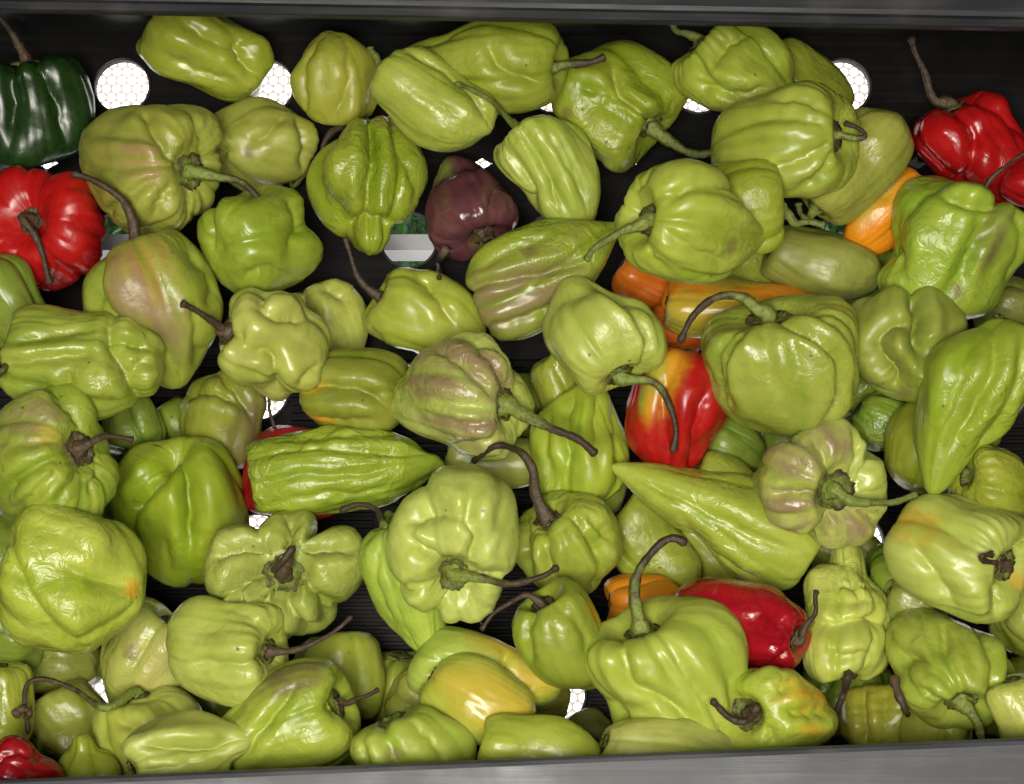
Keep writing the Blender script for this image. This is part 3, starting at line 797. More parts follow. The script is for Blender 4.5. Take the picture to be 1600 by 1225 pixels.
# ---- peppers of the lower layers that show only in gaps
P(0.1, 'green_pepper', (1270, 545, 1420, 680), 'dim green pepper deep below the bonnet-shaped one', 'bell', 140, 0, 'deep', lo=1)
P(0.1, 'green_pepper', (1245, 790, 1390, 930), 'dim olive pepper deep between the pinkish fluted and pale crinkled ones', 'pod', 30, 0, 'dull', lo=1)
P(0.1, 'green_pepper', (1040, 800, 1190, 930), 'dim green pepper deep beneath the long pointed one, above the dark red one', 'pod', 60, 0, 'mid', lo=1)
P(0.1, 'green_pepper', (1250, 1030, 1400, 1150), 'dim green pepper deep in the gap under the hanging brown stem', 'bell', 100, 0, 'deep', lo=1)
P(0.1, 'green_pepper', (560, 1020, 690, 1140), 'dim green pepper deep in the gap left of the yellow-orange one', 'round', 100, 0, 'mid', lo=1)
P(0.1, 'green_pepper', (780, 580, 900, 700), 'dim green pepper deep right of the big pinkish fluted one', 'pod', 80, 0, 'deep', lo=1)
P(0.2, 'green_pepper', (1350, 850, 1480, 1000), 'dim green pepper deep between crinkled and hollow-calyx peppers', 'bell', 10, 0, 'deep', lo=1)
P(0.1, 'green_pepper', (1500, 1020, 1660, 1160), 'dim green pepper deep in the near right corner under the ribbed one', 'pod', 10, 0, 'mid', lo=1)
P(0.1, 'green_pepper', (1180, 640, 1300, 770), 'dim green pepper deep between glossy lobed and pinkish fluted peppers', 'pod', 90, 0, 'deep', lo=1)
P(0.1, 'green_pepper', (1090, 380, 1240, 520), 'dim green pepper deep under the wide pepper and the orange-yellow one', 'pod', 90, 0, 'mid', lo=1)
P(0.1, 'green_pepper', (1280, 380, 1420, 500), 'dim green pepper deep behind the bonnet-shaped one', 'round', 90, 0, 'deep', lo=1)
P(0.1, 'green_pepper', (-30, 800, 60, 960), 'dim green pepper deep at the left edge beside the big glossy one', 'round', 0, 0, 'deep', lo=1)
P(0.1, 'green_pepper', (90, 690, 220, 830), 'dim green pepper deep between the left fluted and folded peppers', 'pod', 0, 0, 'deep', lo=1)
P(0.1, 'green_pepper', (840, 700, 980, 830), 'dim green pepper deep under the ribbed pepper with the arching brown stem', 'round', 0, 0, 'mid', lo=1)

# furrows seen on single peppers: keyed by the pepper's corner, a line in photograph pixels, then width and depth
FUR = {
    (-45, 84): [([(35, 90), (38, 130), (40, 190), (36, 240)], 8, 12), ([(72, 98), (104, 170), (112, 235)], 9, 10)],
    (205, 4): [([(372, 70), (384, 105), (402, 120)], 7, 10), ([(290, 40), (330, 70), (380, 88)], 9, 7), ([(260, 90), (320, 120), (380, 130)], 9, 5)],
    (458, 52): [([(500, 72), (478, 110), (480, 178)], 7, 10), ([(547, 85), (550, 140), (526, 194)], 8, 6)],
    (608, 22): [([(762, 81), (773, 102), (787, 123), (850, 142)], 9, 12), ([(640, 70), (731, 66), (790, 60)], 9, 5)],
    (579, 76): [([(630, 82), (696, 116), (748, 165), (762, 205)], 7, 10)],
    (859, 62): [([(952, 112), (962, 158), (1001, 190), (1042, 213)], 8, 16), ([(900, 150), (935, 156), (962, 172)], 9, 10), ([(875, 197), (924, 246), (959, 263)], 8, 8)],
    (1048, 26): [([(1165, 62), (1130, 80), (1105, 120)], 9, 9), ([(1082, 135), (1145, 160), (1200, 147)], 8, 11)],
    (1117, 130): [([(1272, 190), (1237, 169), (1195, 168)], 7, 8), ([(1275, 213), (1230, 200), (1165, 192)], 7, 6), ([(1280, 235), (1237, 262), (1190, 276)], 7, 9), ([(1288, 246), (1265, 285), (1240, 300)], 7, 9)],
    (1424, 140): [([(1470, 172), (1500, 215), (1500, 265), (1480, 300)], 8, 12), ([(1500, 150), (1560, 190), (1580, 250)], 9, 7)],
    (1371, 268): [([(1448, 312), (1475, 332), (1505, 336), (1534, 327), (1548, 302)], 7, 15), ([(1510, 338), (1486, 404), (1480, 460)], 8, 12), ([(1396, 330), (1388, 386), (1394, 440)], 7, 12), ([(1560, 330), (1575, 390), (1560, 450)], 9, 7)],
    (961, 254): [([(1030, 335), (1060, 305), (1105, 294), (1160, 305), (1192, 345)], 7, 9), ([(1028, 352), (1100, 350), (1195, 362)], 8, 4), ([(1026, 366), (1080, 400), (1150, 418)], 8, 7), ([(1000, 372), (1015, 410), (1050, 432)], 8, 8), ([(1000, 335), (990, 300), (1015, 272)], 8, 9)],
    (770, 186): [([(788, 232), (829, 291), (838, 352)], 7, 10), ([(820, 222), (857, 281), (872, 338)], 7, 7), ([(850, 210), (906, 298), (915, 330)], 7, 6)],
    (664, 236): [([(776, 300), (765, 345)], 6, 7), ([(735, 275), (738, 330), (750, 358)], 7, 5)],
    (479, 182): [([(577, 188), (588, 246), (580, 316), (572, 354)], 7, 18), ([(548, 352), (580, 346), (618, 352)], 6, 14), ([(629, 240), (655, 300), (650, 330)], 8, 8), ([(520, 220), (500, 270), (510, 320)], 9, 6)],
    (321, 151): [([(468, 190), (483, 228), (474, 272)], 7, 13), ([(322, 230), (345, 246), (375, 240)], 7, 9), ([(450, 180), (430, 215), (400, 240)], 9, 8)],
    (110, 161): [([(285, 262), (260, 220), (232, 172)], 8, 12), ([(270, 288), (211, 324), (155, 337)], 7, 11), ([(282, 298), (255, 352)], 7, 10), ([(304, 300), (306, 345)], 7, 9), ([(316, 262), (325, 225), (318, 205)], 7, 9), ([(280, 268), (220, 262), (150, 250)], 8, 4)],
    (315, 285): [([(455, 308), (471, 351), (456, 400)], 8, 11), ([(353, 296), (339, 335), (343, 395)], 7, 11), ([(390, 440), (420, 425), (450, 432)], 8, 8)],
    (133, 358): [([(170, 400), (172, 460), (205, 505), (255, 530), (285, 585)], 8, 11), ([(296, 390), (335, 435), (336, 490)], 8, 12), ([(305, 575), (320, 520), (316, 470)], 8, 8)],
    (10, 474): [([(35, 540), (105, 523), (182, 514)], 7, 8), ([(21, 572), (88, 562), (150, 556), (172, 556)], 7, 10), ([(186, 490), (186, 540), (216, 600), (222, 640)], 7, 14), ([(130, 580), (128, 610), (160, 640)], 8, 9), ([(204, 545), (232, 545)], 6, 9), ([(225, 560), (215, 595)], 6, 8)],
    (-40, 597): [([(92, 612), (128, 646), (134, 672)], 8, 10), ([(30, 765), (70, 735), (124, 705)], 7, 12), ([(32, 800), (80, 768), (130, 715)], 7, 10), ([(112, 785), (135, 745), (144, 710)], 7, 10), ([(150, 770), (160, 735), (152, 710)], 7, 8), ([(10, 690), (70, 690), (125, 685)], 8, 5)],
    (338, 454): [([(415, 458), (430, 495), (488, 500)], 7, 14), ([(395, 556), (428, 550), (440, 580), (432, 610)], 8, 14), ([(352, 545), (380, 525), (400, 540)], 8, 9), ([(470, 600), (490, 580), (505, 575)], 7, 9)],
    (436, 436): [([(472, 452), (490, 505), (512, 556)], 8, 12), ([(510, 450), (545, 470)], 8, 8)],
    (278, 571): [([(290, 618), (337, 612), (385, 632)], 7, 12), ([(345, 585), (386, 622), (405, 660)], 7, 9)],
    (174, 682): [([(222, 795), (248, 765), (277, 737), (290, 708)], 9, 20), ([(314, 850), (316, 780), (309, 737), (297, 712)], 9, 18), ([(221, 790), (216, 850)], 8, 8), ([(275, 840), (278, 900)], 8, 6), ([(345, 860), (330, 820)], 8, 7)],
    (383, 664): [([(395, 716), (456, 701), (527, 699), (600, 706), (670, 709)], 5, 8), ([(410, 756), (480, 738), (560, 740), (640, 722)], 5, 6), ([(430, 784), (520, 768), (570, 770), (620, 748)], 5, 5), ([(430, 690), (500, 684), (560, 676)], 5, 5)],
    (563, 418): [([(650, 424), (685, 465), (712, 512)], 8, 9), ([(580, 512), (600, 545), (640, 562)], 8, 9)],
    (601, 518): [([(770, 615), (717, 565), (668, 538)], 6, 8), ([(790, 612), (773, 569), (735, 530)], 6, 9), ([(808, 610), (803, 565), (775, 530)], 6, 9), ([(770, 640), (696, 625), (640, 602)], 6, 6), ([(776, 655), (731, 662), (660, 646)], 6, 8), ([(788, 664), (766, 688), (705, 696)], 6, 9), ([(815, 650), (815, 680)], 6, 7)],
    (729, 339): [([(733, 470), (750, 450), (836, 433), (920, 412)], 6, 13), ([(762, 516), (818, 500), (870, 478)], 6, 11), ([(740, 430), (800, 395), (860, 375)], 8, 5)],
    (848, 428): [([(924, 438), (985, 488), (1009, 540), (1000, 575)], 6, 20)],
    (829, 594): [([(897, 612), (884, 663), (888, 730)], 7, 8), ([(934, 610), (930, 667), (934, 740)], 7, 9), ([(955, 625), (962, 680), (958, 730)], 7, 8), ([(860, 640), (850, 700), (860, 750)], 8, 6)],
    (603, 724): [([(714, 878), (688, 865), (640, 835)], 7, 18), ([(736, 872), (747, 830), (735, 800), (742, 760)], 7, 18), ([(742, 890), (795, 895)], 7, 14), ([(712, 908), (690, 945), (682, 968)], 7, 14), ([(708, 895), (667, 908), (628, 908)], 8, 11), ([(640, 812), (690, 795), (735, 803)], 9, 14), ([(735, 910), (745, 950)], 7, 10)],
    (563, 806): [([(600, 845), (590, 900), (620, 980)], 9, 6)],
    (798, 766): [([(848, 798), (853, 848), (858, 905)], 7, 11), ([(890, 798), (924, 848), (955, 890)], 7, 10), ([(826, 808), (822, 850), (830, 890)], 7, 9), ([(915, 800), (950, 840)], 7, 9), ([(872, 800), (885, 850), (900, 900)], 8, 4)],
    (803, 902): [([(838, 938), (822, 978), (830, 1030)], 7, 10), ([(862, 930), (905, 970), (920, 1020)], 8, 5)],
    (906, 932): [([(966, 985), (968, 1020), (985, 1055), (1033, 1078), (1085, 1130)], 7, 18), ([(1022, 975), (1068, 1041), (1110, 1100), (1132, 1165)], 8, 12), ([(950, 1086), (980, 1125)], 8, 9), ([(1000, 980), (1040, 1040), (1080, 1090)], 9, 4)],
    (3, 782): [([(32, 840), (70, 918), (123, 992), (150, 1018)], 9, 10), ([(118, 875), (176, 905), (215, 906)], 9, 9), ([(135, 995), (190, 968), (214, 935)], 8, 9), ([(60, 810), (110, 830), (160, 860)], 10, 4)],
    (328, 796): [([(455, 852), (462, 820), (458, 798)], 8, 22), ([(430, 855), (385, 850), (340, 866)], 8, 18), ([(432, 885), (390, 905), (385, 930), (421, 985)], 8, 20), ([(462, 892), (463, 940), (495, 985)], 8, 18), ([(480, 855), (520, 850), (568, 852)], 8, 18), ([(475, 885), (510, 930), (512, 975)], 8, 14)],
    (263, 930): [([(305, 1022), (397, 1025), (440, 1006)], 9, 9), ([(350, 940), (395, 952), (430, 985)], 9, 6)],
    (322, 1028): [([(470, 1062), (421, 1125), (380, 1180)], 7, 13), ([(540, 1060), (520, 1090), (535, 1115)], 7, 8)],
    (1097, 458): [([(1178, 512), (1181, 551), (1192, 605)], 8, 8), ([(1158, 512), (1124, 548), (1119, 600), (1142, 648)], 6, 15), ([(1205, 506), (1265, 538), (1294, 576), (1294, 625), (1278, 662)], 6, 20), ([(1230, 484), (1293, 512), (1318, 555), (1322, 610)], 6, 11), ([(1205, 600), (1225, 640), (1222, 668)], 9, 4)],
    (1307, 450): [([(1420, 452), (1419, 505), (1410, 533), (1425, 556)], 9, 28), ([(1363, 560), (1366, 523), (1412, 505)], 7, 14), ([(1363, 552), (1388, 580), (1392, 605)], 8, 22), ([(1440, 590), (1460, 560)], 8, 10)],
    (1432, 498): [([(1540, 510), (1532, 569), (1507, 628), (1475, 695)], 7, 11), ([(1580, 535), (1567, 611), (1530, 690), (1500, 720)], 7, 10), ([(1490, 545), (1475, 610), (1455, 680)], 8, 5), ([(1595, 600), (1580, 680), (1540, 730)], 8, 8)],
    (1181, 652): [([(1284, 772), (1247, 765), (1190, 768)], 7, 16), ([(1290, 755), (1275, 715), (1256, 675)], 7, 15), ([(1318, 752), (1330, 700), (1322, 665)], 7, 13), ([(1330, 760), (1352, 715), (1370, 700)], 7, 13), ([(1284, 795), (1272, 830), (1262, 852)], 7, 15), ([(1335, 795), (1370, 812)], 7, 13), ([(1335, 770), (1384, 768)], 7, 10)],
    (1380, 772): [([(1535, 905), (1541, 960)], 8, 14), ([(1408, 840), (1450, 900), (1480, 945)], 9, 9), ([(1500, 850), (1450, 810), (1420, 790)], 10, 5), ([(1565, 850), (1600, 830)], 8, 10)],
    (1248, 836): [([(1252, 966), (1290, 972), (1340, 962), (1385, 976)], 7, 14), ([(1280, 1016), (1310, 1012), (1342, 1004)], 7, 11), ([(1352, 966), (1352, 1000), (1335, 1030)], 6, 9), ([(1325, 880), (1338, 942)], 7, 9), ([(1362, 870), (1362, 950)], 7, 9), ([(1290, 920), (1330, 912), (1370, 920)], 7, 7), ([(1300, 940), (1350, 935)], 6, 5)],
    (1390, 956): [([(1468, 968), (1461, 1020), (1496, 1088)], 7, 14), ([(1525, 966), (1530, 1020), (1526, 1085)], 7, 9), ([(1405, 1010), (1450, 1045), (1484, 1085)], 7, 12), ([(1570, 990), (1565, 1040), (1540, 1085)], 7, 10), ([(1412, 1060), (1450, 1080), (1485, 1098)], 7, 8)],
    (1104, 1034): [([(1214, 1095), (1268, 1106), (1304, 1106)], 7, 13), ([(1205, 1070), (1215, 1050), (1210, 1040)], 7, 9), ([(1190, 1120), (1200, 1150)], 7, 7)],
    (1054, 903): [([(1228, 988), (1205, 965), (1180, 955)], 7, 5), ([(1222, 998), (1190, 1003)], 7, 5), ([(1225, 1010), (1200, 1032)], 6, 8), ([(1238, 985), (1240, 960)], 6, 7)],
    (955, 722): [([(1058, 800), (1093, 848), (1138, 884), (1195, 910)], 7, 12), ([(1000, 745), (1078, 785), (1130, 812), (1190, 842), (1250, 855)], 8, 7)],
    (976, 543): [([(1100, 600), (1082, 660), (1078, 738)], 8, 13), ([(1035, 570), (1030, 640), (1045, 735)], 9, 8)],
    (473, 543): [([(480, 600), (540, 604), (580, 612), (615, 640)], 8, 13), ([(500, 655), (545, 660), (590, 655)], 8, 8)],
    (552, 1104): [([(595, 1118), (615, 1160), (632, 1195)], 7, 8), ([(570, 1150), (580, 1190)], 7, 9), ([(640, 1112), (680, 1150), (700, 1190)], 8, 5)],
    (636, 976): [([(790, 1010), (785, 1050), (800, 1080)], 8, 10), ([(660, 1050), (700, 1035), (760, 1045)], 8, 8)],
    (192, 1112): [([(235, 1150), (290, 1158), (330, 1160), (370, 1150)], 8, 14), ([(225, 1190), (290, 1185), (360, 1170)], 8, 9)],
    (146, 1076): [([(190, 1110), (235, 1130), (240, 1170), (215, 1200)], 8, 12)],
    (-40, 1150): [([(0, 1185), (30, 1165), (60, 1175), (68, 1195)], 8, 9)],
    (1312, 1060): [([(1345, 1070), (1340, 1110), (1345, 1160)], 6, 12), ([(1375, 1075), (1370, 1120)], 7, 5)],
}
# knobs and hollows: centre, radius and height in photograph pixels
BUMP = {
    (205, 4): [(408, 70, 18, 9), (398, 130, 20, 8)],
    (479, 182): [(582, 374, 24, 14)],
    (1371, 268): [(1494, 298, 34, 18)],
    (10, 474): [(176, 595, 36, 12), (216, 538, 16, 9), (242, 582, 16, 10), (205, 505, 18, 7), (236, 555, 12, 8)],
    (338, 454): [(380, 560, 24, 9), (462, 562, 28, 12), (396, 480, 22, 10), (454, 474, 18, 9), (420, 525, 20, 6)],
    (174, 682): [(290, 785, 22, 12), (240, 720, 30, 8), (350, 760, 34, 6)],
    (1307, 450): [(1425, 580, 18, 14), (1394, 545, 20, 14), (1372, 468, 34, 10), (1465, 500, 36, 6)],
    (859, 62): [(930, 190, 26, -8), (1000, 110, 30, -7)],
    (579, 76): [(765, 205, 12, 10)],
    (906, 932): [(940, 1020, 30, 8), (1010, 1010, 26, 7)],
    (603, 724): [(688, 748, 26, 14), (770, 780, 28, 10)],
    (1248, 836): [(1378, 850, 20, 12), (1320, 995, 30, 10)],
    (3, 782): [(212, 900, 14, 8), (200, 945, 18, 6)],
    (84, 1148): [(130, 1160, 14, 10)],
}



# -- depth map of the heap so far, in photograph pixels
CELL = 5
MX, MY = 200, 200
DW, DH = int((PW + 2 * MX) / CELL), int((PH + 2 * MY) / CELL)
gx, gy = np.meshgrid((np.arange(DW) + 0.5) * CELL - MX, (np.arange(DH) + 0.5) * CELL - MY)
rz = F_[2] + U_[2] * (PH / 2 - gy) / FPX
DEPTH = (0.0 - CAM[2]) / rz
FLOORD = DEPTH.copy()


def cells(px):
    i = ((px[:, 0] + MX) / CELL).astype(int)
    j = ((px[:, 1] + MY) / CELL).astype(int)
    ok = (i >= 0) & (i < DW) & (j >= 0) & (j < DH)
    return i, j, ok


def depth_at(px, py):
    i = min(max(int((px + MX) / CELL), 1), DW - 2)
    j = min(max(int((py + MY) / CELL), 1), DH - 2)
    return DEPTH[j - 1:j + 2, i - 1:i + 2].min()


NU, NV = 84, 116


def pepper_shape(s, rng):
    """unit pepper along +x (0 = shoulder, 1 = tip), in multiples of its own width; returns verts and per-vert data"""
    ar, n, dep, cw, lump = DEF[s['kind']]
    ar, n, dep = s.get('ar', ar), s.get('n', n), s.get('dep', dep)
    cw, lump = s.get('cw', cw), s.get('lump', lump) * 1.25
    if s['bbox'][:2] in FUR:
        dep *= s.get('keep', .6)
        cw *= .85
    pr = np.array(PROF[s['kind']], float)
    if len(pr) > 5:
        pr[3:-2, 1] *= 1 + rng.normal(0, .02, len(pr) - 5)
    pr = pr * [ar, .5]
    cur = catmull(pr, NU)
    z0, r0 = cur[:, 0], np.maximum(cur[:, 1], 0)
    th = np.arange(NV) / NV * 2 * math.pi
    Z = np.repeat(z0[:, None], NV, 1)
    Rr = np.repeat(r0[:, None], NV, 1)
    Uu = np.repeat(np.linspace(0, 1, NU)[:, None], NV, 1)
    TH = np.repeat(th[None], NU, 0)
    roll = math.radians(s.get('roll', rng.uniform(0, 360)))
    # creases between the lobes
    base = roll + 2 * math.pi * (np.arange(n) + rng.uniform(-.22, .22, n)) / n
    f = np.ones_like(Rr)
    for c0 in base:
        wander = rng.normal(0, .16) * np.sin(Uu * 3.1 + rng.uniform(0, 6)) + rng.normal(0, .10) * (Uu - .5)
        dl = np.angle(np.exp(1j * (TH - c0 - wander)))
        w = cw * rng.uniform(.75, 1.3)
        dd = np.sqrt(dl ** 2 + .03 ** 2) - .03
        v = .72 * np.exp(-dd / w) + .28 * np.exp(-dd / (w * .3))
        k = rng.uniform(.65, 1.2) * dep
        lo, hi = rng.uniform(.75, 1.1), rng.uniform(.45, 1.05)
        env = (lo * np.clip(1 - Uu / .45, 0, 1) ** .8 + hi * np.clip((Uu - .25) / .6, 0, 1) * np.clip((1.06 - Uu) / .25, 0, 1)
               + .55 * np.exp(-((Uu - .42) / .25) ** 2))
        env = np.clip(env, 0, 1.15) * np.clip(Uu / .10, 0.25, 1)
        f -= k * v * env
    streak = np.clip((f - 1) / max(dep, .05) + 1.0, 0, 1)
    # unequal lobes
    low = sum(rng.normal(0, .5) * np.cos(m * TH + rng.uniform(0, 6) + rng.normal(0, 1.0) * Uu) / m for m in (1, 2, 3))
    f *= 1 + .055 * low
    # lengthwise wrinkles
    wr = s.get('wr', .006)
    ww = np.zeros_like(f)
    for m in rng.integers(11, 30, 12):
        ww += np.cos(m * TH + rng.uniform(-7, 7) * Uu + rng.uniform(0, 6) + 1.2 * np.sin(Uu * rng.uniform(3, 9) + rng.uniform(0, 6)))
    ww /= 2.4
    wm = .5 + .5 * np.cos(2 * TH + rng.uniform(0, 6) + 3 * Uu)
    shoulder = np.exp(-((Uu - .2) / .14) ** 2)
    ws = np.zeros_like(f)
    for m in rng.integers(7, 17, 6):
        ws += np.cos(m * TH + rng.uniform(-2, 2) * Uu + rng.uniform(0, 6))
    f -= s.get('sh', .006 if s['kind'] in ('pod', 'long', 'spindle', 'blunt') else .020) * np.abs(ws / 1.7) * shoulder
    f += wr * (np.abs(ww) * -1.2 + .6) * (.4 + .6 * wm) * np.clip(Uu / .12, 0, 1)
    Rr = Rr * np.maximum(f, .12)
    # shoulder height varies with the lobes
    Z = Z - .10 * dep * (1 - f) * 0 + np.where(Uu < .3, (1 - f) * .22 * (1 - Uu / .3) * np.clip(Uu / .08, 0, 1), 0)
    Z = Z + np.where(Uu < .35, .03 * low * (1 - Uu / .35) * np.clip(Uu / .1, 0, 1), 0)
    X, Y = Rr * np.cos(TH), Rr * np.sin(TH)
    V = np.stack([Z, X, Y], -1).reshape(-1, 3)
    c = np.array([ar * .45, 0, 0])
    d = V - c
    dn = d / (np.linalg.norm(d, axis=1)[:, None] + 1e-9)
    cup = np.clip(Uu.reshape(-1) / .13, 0, 1)
    w1, w2, w3, w4 = Waves(rng, 5.0), Waves(rng, 10.5), Waves(rng, 23.0), Waves(rng, 46.0)
    aniso = V * [.55, 1, 1]
    cr = s.get('cr', .0042)
    disp = lump * w1(V) + .5 * lump * w2(aniso) + cr * w3(aniso) * (.6 + .4 * w1(V + 3)) + .36 * cr * w4(aniso)
    V = V + dn * (disp * cup)[:, None]
    # random thumb-sized dents and, when asked, a nub or a set dent
    for k in range(s.get('dents', 2)):
        q = V[rng.integers(int(NV * NU * .25), int(NV * NU * .85))]
        g = np.exp(-(np.linalg.norm(V - q, axis=1) / rng.uniform(.14, .26)) ** 2)
        V = V - dn * (rng.uniform(.03, .085) * g * cup)[:, None]
    bend = s.get('bend', rng.normal(0, .05))
    t = V[:, 0] / ar
    V[:, 1] += bend * ar * (t - .4) ** 2 * 1.6
    V[:, 2] += rng.normal(0, .05) * ar * (t - .4) ** 2 * 1.6
    sn = np.zeros_like(f)
    for m in rng.integers(6, 34, 12):
        sn += np.cos(m * TH + rng.uniform(-3, 3) * Uu + rng.uniform(0, 6) + np.sin(Uu * rng.uniform(2, 7) + rng.uniform(0, 6)))
    sn = np.clip(.5 + sn / 5.2, 0, 1)
    return V, Uu.reshape(-1), TH.reshape(-1), streak.reshape(-1), sn.reshape(-1), ar


FACES = grid_faces(NU, NV)
GROUPS = {'red': 'red peppers in the crate', 'crimson': 'red peppers in the crate', 'orange': 'orange peppers in the crate',
          'ember': 'orange peppers in the crate'}
NAMED = {}


def build_pepper(s):
    rng = np.random.default_rng(s.get('seed', 1000 + s['idx']))
    V, Uu, TH, streak, sn, ar = pepper_shape(s, rng)
    a, e = math.radians(s['a']), math.radians(s['e'])
    ax = np.array([math.cos(e) * math.cos(a), -math.cos(e) * math.sin(a), -math.sin(e)])     # right, up, towards the eye
    h = np.array([0, 0, 1.0]) if abs(ax[2]) < .9 else np.array([0, 1.0, 0])
    s1 = np.cross(h, ax)
    s1 /= np.linalg.norm(s1)
    s2 = np.cross(ax, s1)
    M = np.stack([ax, s1, s2])

    x0, y0, x1, y1 = s['bbox']
    bw, bh = x1 - x0, y1 - y0
    Q = V @ M
    mn, mx = Q.min(0), Q.max(0)
    sx, sy = bw / (mx[0] - mn[0]), bh / (mx[1] - mn[1])
    sz = math.sqrt(sx * sy) * s.get('thick', .95)
    sc = np.array([sx, sy, sz])
    mid = (mn + mx) / 2
    Q = (Q - mid) * sc
    bc = np.array([(x0 + x1) / 2, (y0 + y1) / 2])
    hz = np.abs(Q[:, 2]).max()
    half = np.array([bw / 2, bh / 2, hz])
    front = np.clip((Q[:, 2] / hz + .25) / .4, 0, 1)
    front = front * front * (3 - 2 * front)
    out = Q / half ** 2
    out /= np.linalg.norm(out, axis=1)[:, None] + 1e-9
    IM = np.stack([bc[0] + Q[:, 0], bc[1] - Q[:, 1]], -1)
    key = (x0, y0)
    for (bx, by, br, bh_) in BUMP.get(key, []):
        g = np.exp(-(((IM - [bx, by]) ** 2).sum(1)) / br ** 2)
        Q = Q + out * (bh_ * g * front)[:, None]
    for (line, fw, fd) in FUR.get(key, []):
        ln = catmull(np.array(line, float), 60) + 0.0
        tt = np.linspace(0, 1, 60)
        ln = ln + np.stack([np.sin(tt * 19 + line[0][0]), np.cos(tt * 23 + line[0][1])], -1) * 1.2
        dist = np.full(len(Q), 1e9)
        tb = np.zeros(len(Q))
        for k in range(60):
            dk = np.hypot(IM[:, 0] - ln[k, 0], IM[:, 1] - ln[k, 1])
            m_ = dk < dist
            dist[m_] = dk[m_]
            tb[m_] = tt[k]
        fade = np.clip((tb + .05) / .2, 0, 1) * np.clip((1.05 - tb) / .25, 0, 1)
        ds = np.sqrt(dist ** 2 + 4.) - 2.
        dsp = -fd * 1.15 * (.6 * np.exp(-ds / fw) + .4 * np.exp(-ds / (fw * .35))) + .42 * fd * np.exp(-((dist - 2.6 * fw) / (1.7 * fw)) ** 2)
        Q = Q + out * (dsp * fade * front)[:, None]

    # calyx: a ragged little cap seated in the cup at the stem end
    cr_ = s.get('cal', .125)
    seg, rings = 44, 6
    toe = rng.uniform(0, 6)
    ph = rng.uniform(0, 6, 3)
    ring_r = np.hypot(V[:, 1], V[:, 2]).reshape(NU, NV).mean(1)[:22]
    ring_z = V[:, 0].reshape(NU, NV).mean(1)[:22]
    ring_r = np.maximum.accumulate(ring_r + np.arange(22) * 1e-5)
    CV = []
    for k in range(rings):
        fr_ = (k + .6) / (rings - .4)
        rr = cr_ * fr_
        for q in range(seg):
            t = 2 * math.pi * q / seg
            rag = 1 + (.11 * np.cos(5 * t + toe) + .05 * np.cos(11 * t + ph[0]) + .05 * np.cos(17 * t + ph[1])) * fr_ ** 3
            z_ = np.interp(rr, ring_r, ring_z) - .016 - .03 * (1 - fr_) + .010 * np.cos(5 * t + toe) * fr_ ** 3 - .02 * fr_ ** 6
            CV.append((z_ + .004 * np.cos(13 * t + ph[2]), rr * rag * math.cos(t), rr * rag * math.sin(t)))
    CV = np.array(CV)
    CQ = (CV @ M - mid) * sc
    axc = (CQ[:seg].mean(0))
    # second side gives the cap a thickness
    push = (np.array([1, 0, 0]) @ M) * sc * .022
    CQ = np.vstack([CQ, CQ + push])
    CF = []
    for k in range(rings - 1):
        for q in range(seg):
            q2 = (q + 1) % seg
            CF.append((k * seg + q, k * seg + q2, (k + 1) * seg + q2, (k + 1) * seg + q))
    CF.append(tuple(reversed(range(seg))))
    o_ = rings * seg
    for q in range(seg):
        q2 = (q + 1) % seg
        i = (rings - 1) * seg
        CF.append((i + q, i + q2, o_ + i + q2, o_ + i + q))

    # place it in the heap: resting on the floor, then raised until it lies over what was laid before it
    def place(D, q):
        sc_ = D / FPX
        p0 = CAM + ray(*bc) * D
        return p0 + (q[:, :1] * R_ + q[:, 1:2] * U_ - q[:, 2:3] * F_) * sc_
    D = (0.0 - CAM[2]) / ray(*bc)[2]
    for _ in range(3):
        w = place(D, Q)
        D += (w[:, 2].min() - .0015) / -ray(*bc)[2]
    for _ in range(4):
        w = place(D, Q)
        pp = to_px(w)
        i, j, ok = cells(pp)
        loc = np.full((DH, DW), 9.0)
        np.minimum.at(loc, (j[ok], i[ok]), pp[ok, 2])
        hit = loc < 8
        gap = (loc - DEPTH)[hit & (DEPTH < FLOORD - .003)]
        if len(gap) < 6:
            break
        need = np.percentile(gap, s.get('pc', 95)) + .0045
        if need <= 0.0046:
            break
        D -= need
    for _ in range(3):
        w = place(D, Q)
        over = w[:, 2].max() - (RIM_Z - .012)
        if over > 0 and (y1 > 1150 or y0 < 50):
            D += over
    if 'up' in s:
        D -= s['up']
    w = place(D, Q)
    pp = to_px(w)
    i, j, ok = cells(pp)
    np.minimum.at(DEPTH, (j[ok], i[ok]), pp[ok, 2])
    cw_ = place(D, CQ)
    base = np.array([w[:, 0].mean(), w[:, 1].mean(), w[:, 2].min()])

    # blush masks
    px_ = D / FPX
    patch = {'patch': np.zeros(len(w)), 'patch_b': np.zeros(len(w))}
    axis_w = ax[0] * R_ + ax[1] * U_ - ax[2] * F_
    for k, kk in (('blush', 'patch'), ('blush2', 'patch_b')):
        for (bx, by, br) in s.get(k, (None, []))[1]:
            dd = np.hypot(pp[:, 0] - bx, pp[:, 1] - by)
            fr_i = np.where(dd < np.partition(dd, 30)[30] + 3)[0]
            c0 = w[fr_i[np.argmin(pp[fr_i, 2])]]
            dv = w - c0
            al = dv @ axis_w
            r2 = (dv ** 2).sum(1) - al ** 2 + (al * .38) ** 2
            patch[kk] = np.maximum(patch[kk], np.exp(-r2 / (br * px_) ** 2 * .8) * (1 if s.get('even') else (.30 + .40 * sn + .30 * streak)))

    cm = np.clip(.5 + .45 * Waves(rng, 4.5 / (D / FPX * min(bw, bh)))(w), 0, 1)
    root = empty(s['name'], base)
    tag(root, s['label'], 'pepper', GROUPS.get(s['col'], 'peppers heaped in the crate'))
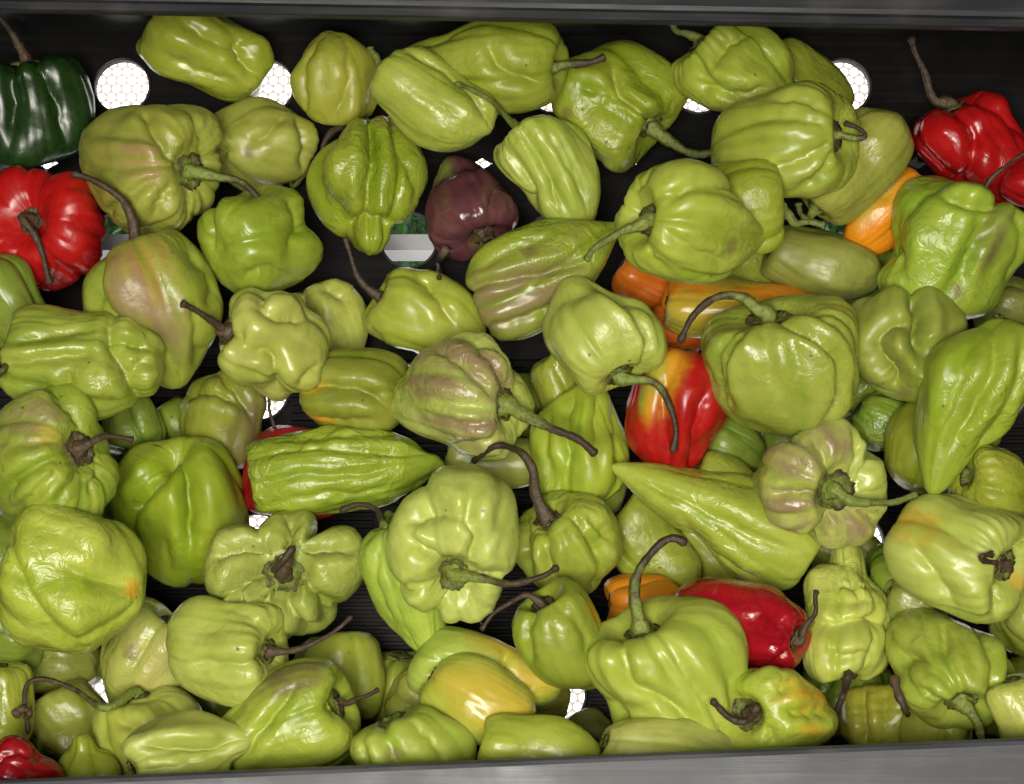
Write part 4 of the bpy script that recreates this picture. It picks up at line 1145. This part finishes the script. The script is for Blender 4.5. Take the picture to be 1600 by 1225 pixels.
    body = mesh_obj('body', w - base, FACES + [tuple(reversed(range(NV)))], SKIN, root, True,
                    {'streak': streak, 'vein': sn, 'crinkle_mask': cm, **patch})
    ca, cb = C[s['col']]
    j_ = rng.normal(0, .075) + rng.normal(0, 1, 3) * [.04, .012, .14]
    body['skin_a'] = [float(x * max(.4, 1 + j)) for x, j in zip(ca, j_)]
    body['skin_b'] = [float(x * max(.4, 1 + j)) for x, j in zip(cb, j_)]
    body['blush_a'] = list(BL[s['blush'][0]]) if 'blush' in s else [0.3, 0.3, 0.1]
    body['blush_b'] = list(BL[s['blush2'][0]]) if 'blush2' in s else [0.3, 0.3, 0.1]
    body['seed'] = [float(x) for x in rng.uniform(-3, 3, 3)]
    body['greenish'] = 1.0 if s['col'] not in ('red', 'crimson', 'orange', 'ember', 'purple', 'forest') else 0.0
    body['rough'] = float(s.get('rough', .25) * rng.uniform(.85, 1.45))
    body['crinkle'] = float(s.get('crk', .5) * rng.uniform(.6, 1.35))

    calm = s.get('calm', GN)
    cal = mesh_obj('calyx', cw_ - base, CF, STEM, root, True,
                   {'along': np.tile(np.repeat(np.linspace(0, 1, rings) ** 1.5 * (.5 if calm == GN else .45), seg), 2)})
    green, brown = (.165, .210, .034), (.060, .040, .020)
    cal['skin_a'] = list(green if calm == GN else (.10, .085, .035))
    cal['skin_b'] = list(brown)

    # stem: from the calyx through points read off the photograph, laid over whatever lies below
    if 'stem' in s:
        st = s['stem']
        c0 = cw_[:seg].mean(0)
        nrm = -axis_w
        cp = to_px(c0[None])[0]
        rpx = s.get('sr', 6.0) * 1.12
        Pp = [np.array(c0 + axis_w * 2 * px_)]
        n0 = nrm * (s.get('rise', 10) * px_)
        Pp.append(c0 + n0)
        last = cp[2]
        lift = s.get('lift', 14)
        m = len(st)
        for k, q in enumerate(st):
            t = (k + 1) / m
            dz = cp[2] - (lift * math.sin(min(t, .85) * 2.2) + (q[2] if len(q) > 2 else 0)) * px_
            lim = depth_at(q[0], q[1]) - (rpx + 2) * px_
            dz = min(dz, lim) if not s.get('under') else dz
            Pp.append(CAM + ray(q[0], q[1]) * dz)
        ns = 44
        pts = catmull(np.array(Pp), ns)
        tw = np.linspace(0, 1, ns)[:, None] * 6.28
        pts = pts + np.sin(tw * rng.uniform(1.2, 2.4, 3) + rng.uniform(0, 6, 3)) * (np.clip(tw / 3, 0, 1) * 1.1 * px_)
        t = np.linspace(0, 1, ns)
        rad = rpx * px_ * (1 + 1.15 * np.exp(-t / .12) - .42 * np.clip(t * 1.3, 0, 1) + .30 * np.exp(-((1 - t) / .06) ** 2))
        rad *= 1 + .06 * np.sin(t * 37 + rng.uniform(0, 6)) + .09 * np.sin(t * 14 + rng.uniform(0, 6)) + .05 * np.sin(t * 71 + rng.uniform(0, 6))
        rad[-1] *= .55
        so = tube('stem', pts - base, rad, STEM, root, True, 15, .13)
        tone = s.get('tone', 'gb')
        so['skin_a'] = list({'g': (.190, .235, .042), 'b': (.085, .056, .030)}[tone[0]])
        so['skin_b'] = list({'g': (.130, .155, .032), 'b': (.050, .031, .019)}[tone[1]])
        sp = to_px(pts)
        i, j, ok = cells(sp)
        np.minimum.at(DEPTH, (j[ok], i[ok]), sp[ok, 2] - rpx * px_)
    return base, D


for s in sorted(SPEC, key=lambda s: (s['layer'], s['idx'])):
    b_, d_ = build_pepper(s)
    s['z'] = b_[2]
# ------------------------------------------------------------------ loose dry stems
for lab, line in (('dry brown stem scrap on the crate floor below the purple pepper', [(698, 388), (691, 398), (687, 412), (686, 434)]),
                  ('curved dry brown stem scrap lying on the ribbed pepper at lower right', [(1397, 1058), (1402, 1080), (1412, 1104), (1418, 1116)]),
                  ('dry crumpled stem scrap under the looping stem in the near left', [(22, 1118), (34, 1108), (46, 1112), (40, 1124)])):
    pts = []
    for q in line:
        pts.append(CAM + ray(*q) * (depth_at(*q) - .0016))
    pts = catmull(np.array(pts), 20)
    base = np.array([pts[:, 0].mean(), pts[:, 1].mean(), pts[:, 2].min()])
    tt_ = np.linspace(0, 1, 20)
    o = tube('dry_stem', pts - base, .00125 * (1.2 - .4 * tt_ + .2 * np.sin(tt_ * 19)), STEM, None, True, 12, .12)
    o.location = base
    o['skin_a'] = [.11, .075, .045]
    o['skin_b'] = [.06, .038, .022]
    tag(o, lab, 'stem', 'dry stem scraps')
